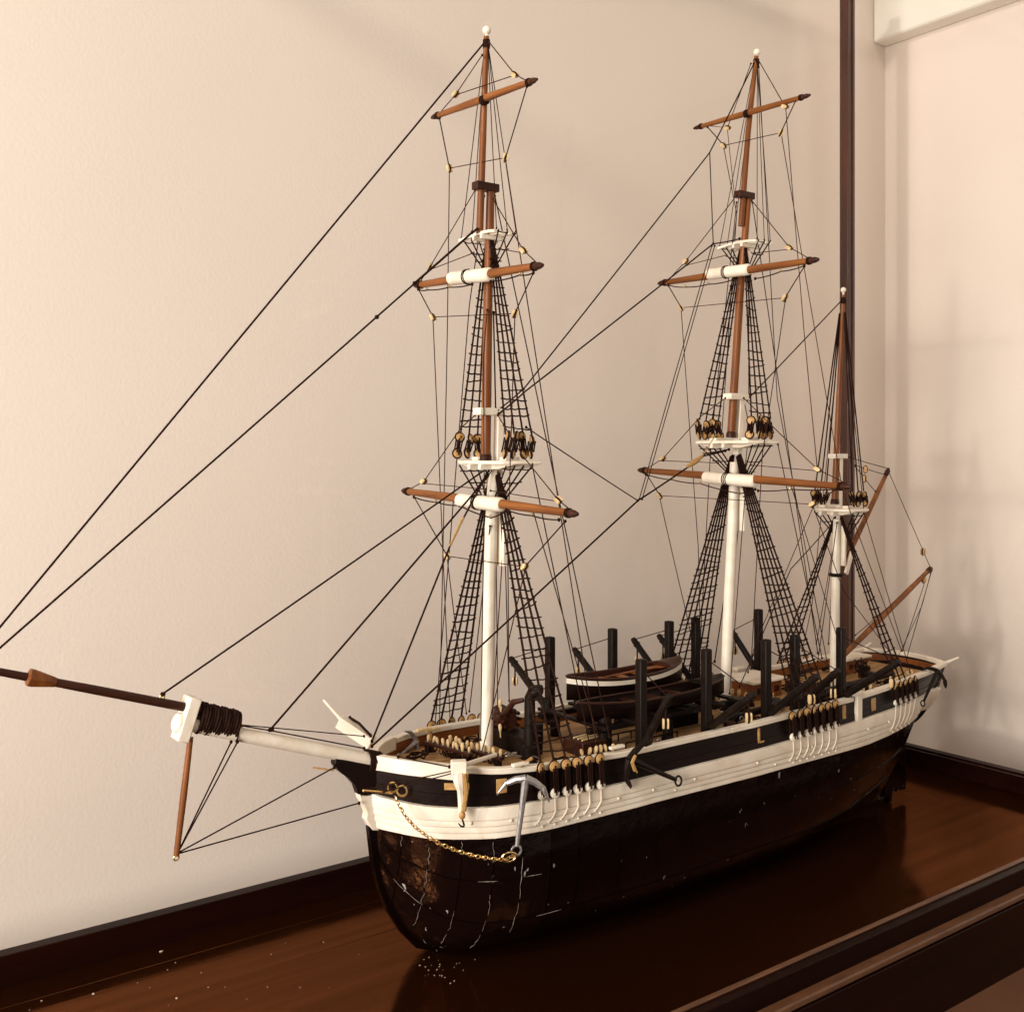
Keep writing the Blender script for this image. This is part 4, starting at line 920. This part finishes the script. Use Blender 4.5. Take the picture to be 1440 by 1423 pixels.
# ================================================================== THINGS ON THE SHIP
def whaleboat(name, c, L, B, Hh, label, stripe=True, yaw=0, tilt=0, plain=False):
    e = empty(name, c); tag(e, label, 'boat', 'boats stowed on the deck skids')
    e.rotation_euler = (tilt, 0, yaw)
    n = 25; O = {s: [] for s in (-1, 1)}; I = {s: [] for s in (-1, 1)}
    def sec(u, s, off):
        f = (1 - abs(u) ** 2.6) ** .75; sh = Hh * (1 + .30 * u * u); rows = []
        for j in range(9):
            t = j / 8; y = max(0, B * f * (1 - (1 - t) ** 2.4) ** .6 - off); z = sh * t + off * (1 - t) + Hh * .18 * (abs(u) ** 3) * (1 - t)
            rows.append(V((u * L / 2, s * y, z)))
        return rows
    mb = MB(); mi = MB(); st = MB()
    for s in (-1, 1):
        G = [sec(-1 + 2 * i / (n - 1), s, 0) for i in range(n)]; H_ = [sec(-.985 + 1.97 * i / (n - 1), s, .0012) for i in range(n)]
        mb.sheet(G); mi.sheet(H_)
        if stripe:
            A = [[g_[6].lerp(g_[5], .4) + V((0, s * .0009, 0)), g_[8] + V((0, s * .0009, -.0022))] for g_ in G]; B2 = [[a + V((0, -s * .0014, 0)), b + V((0, -s * .0014, 0))] for a, b in A]; MB().slab(A, B2).build('white_strake', 'white', e)
        MB().tube([g_[8] for g_ in G], .0012, 6).build('gunwale', 'dark', e)
    mb.build('boat_hull', 'bulwark', e); mi.build('boat_lining', 'bulwark' if plain else 'dark', e)
    for u in (-.6, -.3, 0, .3): 
        f = (1 - abs(u) ** 2.6) ** .75; MB().box((u * L / 2, 0, Hh * .78), (.007, 2 * B * f * .86, .0014)).build('thwart', 'dark' if plain else 'brown', e)
    A = [];Bq = []
    for i in range(6):
        u = lerp(.62, .96, i / 5); f = (1 - abs(u) ** 2.6) ** .75; zz = Hh * (1 + .3 * u * u) + .001
        A.append([V((u * L / 2, B * f * q, zz + .003 * (1 - q * q))) for q in (-1, -.5, 0, .5, 1)]); Bq.append([V((u * L / 2, B * f * q, zz - .002)) for q in (-1, -.5, 0, .5, 1)])
    MB().slab(A, Bq).build('stern_deck', 'iron' if plain else 'dark', e)
    for k in range(0 if plain else 4):
        MB().tube([(-.38 * L + .03 * k, (-.4 + .25 * k) * B * .8, Hh * .98), (.32 * L, (.35 - .2 * k) * B * .8, Hh * 1.05)], .0008, 5).build('oar', 'brown', e)
    MB().beam((-.42 * L, 0, .0005), (.42 * L, 0, .0005), .0022, .0022).build('boat_keel', 'bulwark', e)
    return e
whaleboat('whaleboat', (.2455, .004, .1995), .158, .021, .0215, 'dark whaleboat with a white stripe resting on the skids between foremast and mainmast', True, -.02)
whaleboat('whaleboat', (.250, -.033, .1895), .205, .0185, .0165, 'all-black whaleboat without stripe lying on the near side of the striped one', False, 0, 0, True)

def anchor(name, label, P0, P1, arm_dir, m, sz, stock=None, grp='anchors'):
    """P0 shackle ring end, P1 crown end; arms spread along arm_dir"""
    e = empty(name, P0); tag(e, label, 'anchor', grp); P0 = V(P0); P1 = V(P1)
    def bd(mb, nm, mm): o = mb.build(nm, mm, e); o.matrix_local = Matrix.Translation(-P0); return o
    d = (P1 - P0).normalized(); a = V(arm_dir); a = (a - d * a.dot(d)).normalized()
    bd(MB().tube([P0, P0.lerp(P1, .5), P1], [.0019 * sz, .0024 * sz, .0034 * sz], 8), 'shank', m)
    for s in (-1, 1):
        pts = [P1 + d * .001, P1 + a * s * .008 * sz - d * .001 * sz, P1 + a * s * .016 * sz - d * .0055 * sz, P1 + a * s * .0215 * sz - d * .0145 * sz]
        bd(MB().tube(pts, [.0034 * sz, .0030 * sz, .0024 * sz, .0010 * sz], 8), 'arm', m)
        q = pts[2].lerp(pts[3], .35); td = (pts[3] - pts[2]).normalized(); nn = td.cross(a.cross(d)).normalized(); w_ = a.cross(d).normalized()
        mb = MB(); mb.prism([q - td * .006 * sz - w_ * .001 * sz, q - td * .003 * sz - w_ * .0046 * sz, q + td * .004 * sz - w_ * .0034 * sz, q + td * .0085 * sz, q + td * .004 * sz + w_ * .0034 * sz, q - td * .003 * sz + w_ * .0046 * sz, q - td * .006 * sz + w_ * .001 * sz], nn * .0012 * sz)
        bd(mb, 'fluke', m)
    bd(MB().ring(P0 - d * .004 * sz, a.cross(d) + a * .3, .0042 * sz, .0010 * sz, 14, 6), 'ring', m)
    if stock:
        sd = V(stock).normalized(); c = P0 + d * .007 * sz
        bd(MB().tube([c - sd * .020 * sz, c, c + sd * .020 * sz], [.0016 * sz, .0030 * sz, .0016 * sz], 8), 'stock', m)
    return e
# hanging anchor at the near bow
a0 = at(727, 1189, y=-.093); a1 = at(739, 1096, y=-.096)
anchor('anchor', 'silvery pewter anchor hanging crown up on the near side of the white bow', a0, a1, RT * 1.0, 'pewter', 1.0)
f0 = at(950, 1096, y=-.099); f1 = at(886, 1068, y=-.099)
anchor('anchor', 'dark anchor lashed over the white rail amidships', f0, f1, (.05, -.15, 1), 'iron', 1.05, None)
s0 = at(1299, 986, y=-.079); s1 = at(1318, 944, y=-.076)
anchor('anchor', 'dark anchor hung at the stern corner of the rail', s0, s1, RT * .7 + V((0, 0, -.35)), 'iron', .8, None)
n0 = at(563, 1062, y=.050); n1 = at(585, 1043, y=.062)
anchor('anchor', 'grey anchor stowed inside the far bow bulwark opening', n0, n1, (.2, .3, 1), 'pewter', .75, None)
line('lashing', [at(893, 1062, y=-.1025), at(889, 1072, y=-.1035), at(893, 1083, y=-.1025)], .0018, 'tanrope', ship)
line('lashing', [at(890, 1074, y=-.1035), at(896, 1086, y=-.103)], .0008, 'tanrope', ship)
# anchor chain
ch = empty('anchor_chain', at(553, 1114, y=-.031)); tag(ch, 'thin brass chain drooping from the bow ring to the hanging anchor', 'chain')
LINK = MB().ring((0, 0, 0), (0, 1, 0), .0017, .00048, 10, 5, 1.35).mesh('chain_link', 'brass')
cp = [(554, 1117, -.034), (560, 1130, -.040), (570, 1147, -.0475), (583, 1162, -.054), (600, 1175, -.063), (620, 1187, -.072), (645, 1197, -.081), (670, 1204, -.0885), (695, 1208, -.093), (712, 1208, -.0945), (722, 1203, -.094)]
CP = []
for a, b in zip(cp, cp[1:]):
    for k in range(12): CP.append(at(lerp(a[0], b[0], k / 12), lerp(a[1], b[1], k / 12), y=lerp(a[2], b[2], k / 12)))
dacc = 0; k = 0
for a, b in zip(CP, CP[1:]):
    dacc += (b - a).length
    if dacc >= .0036:
        dacc -= .0036; d = (b - a).normalized(); R = rot_to(d); R = R @ Matrix.Rotation(math.pi / 2, 3, 'Y') if False else R
        M3 = Matrix((d, (V((0, 0, 1)).cross(d)).normalized(), d.cross((V((0, 0, 1)).cross(d)).normalized()))).transposed() @ Matrix.Rotation(math.pi / 2 * .8 * (k % 2) + .3, 3, 'X')
        inst('chain_link', LINK, ch, b - ch.location, M3); k += 1
MB().ring((0, 0, 0), (.3, 1, .2), .0042, .0008, 14, 6, 1.5).build('end_ring', 'brass', ch).location = at(716, 1205, y=-.0945) - ch.location

# crumbs of dust on the case floor
mb = MB()
for k in range(48):
    if k < 24: p = at(random.gauss(612, 22), random.gauss(1362, 10), z=.0006)
    else: p = at(random.uniform(0, 560), random.uniform(1300, 1420), z=.0006)
    if not (XL + .02 < p.x < XR - .02 and YF + .01 < p.y < YB - .005): continue
    r = random.uniform(.0002, .0006) if random.random() < .93 else .0011
    mb.ball(p, (r * random.uniform(.8, 2.2), r, r * .6), 5, 3)
o = mb.build('dust_crumbs', 'crumb'); o['kind'] = 'stuff'; o['label'] = 'pale specks of dust scattered on the dark case floor'; o['category'] = 'dust'
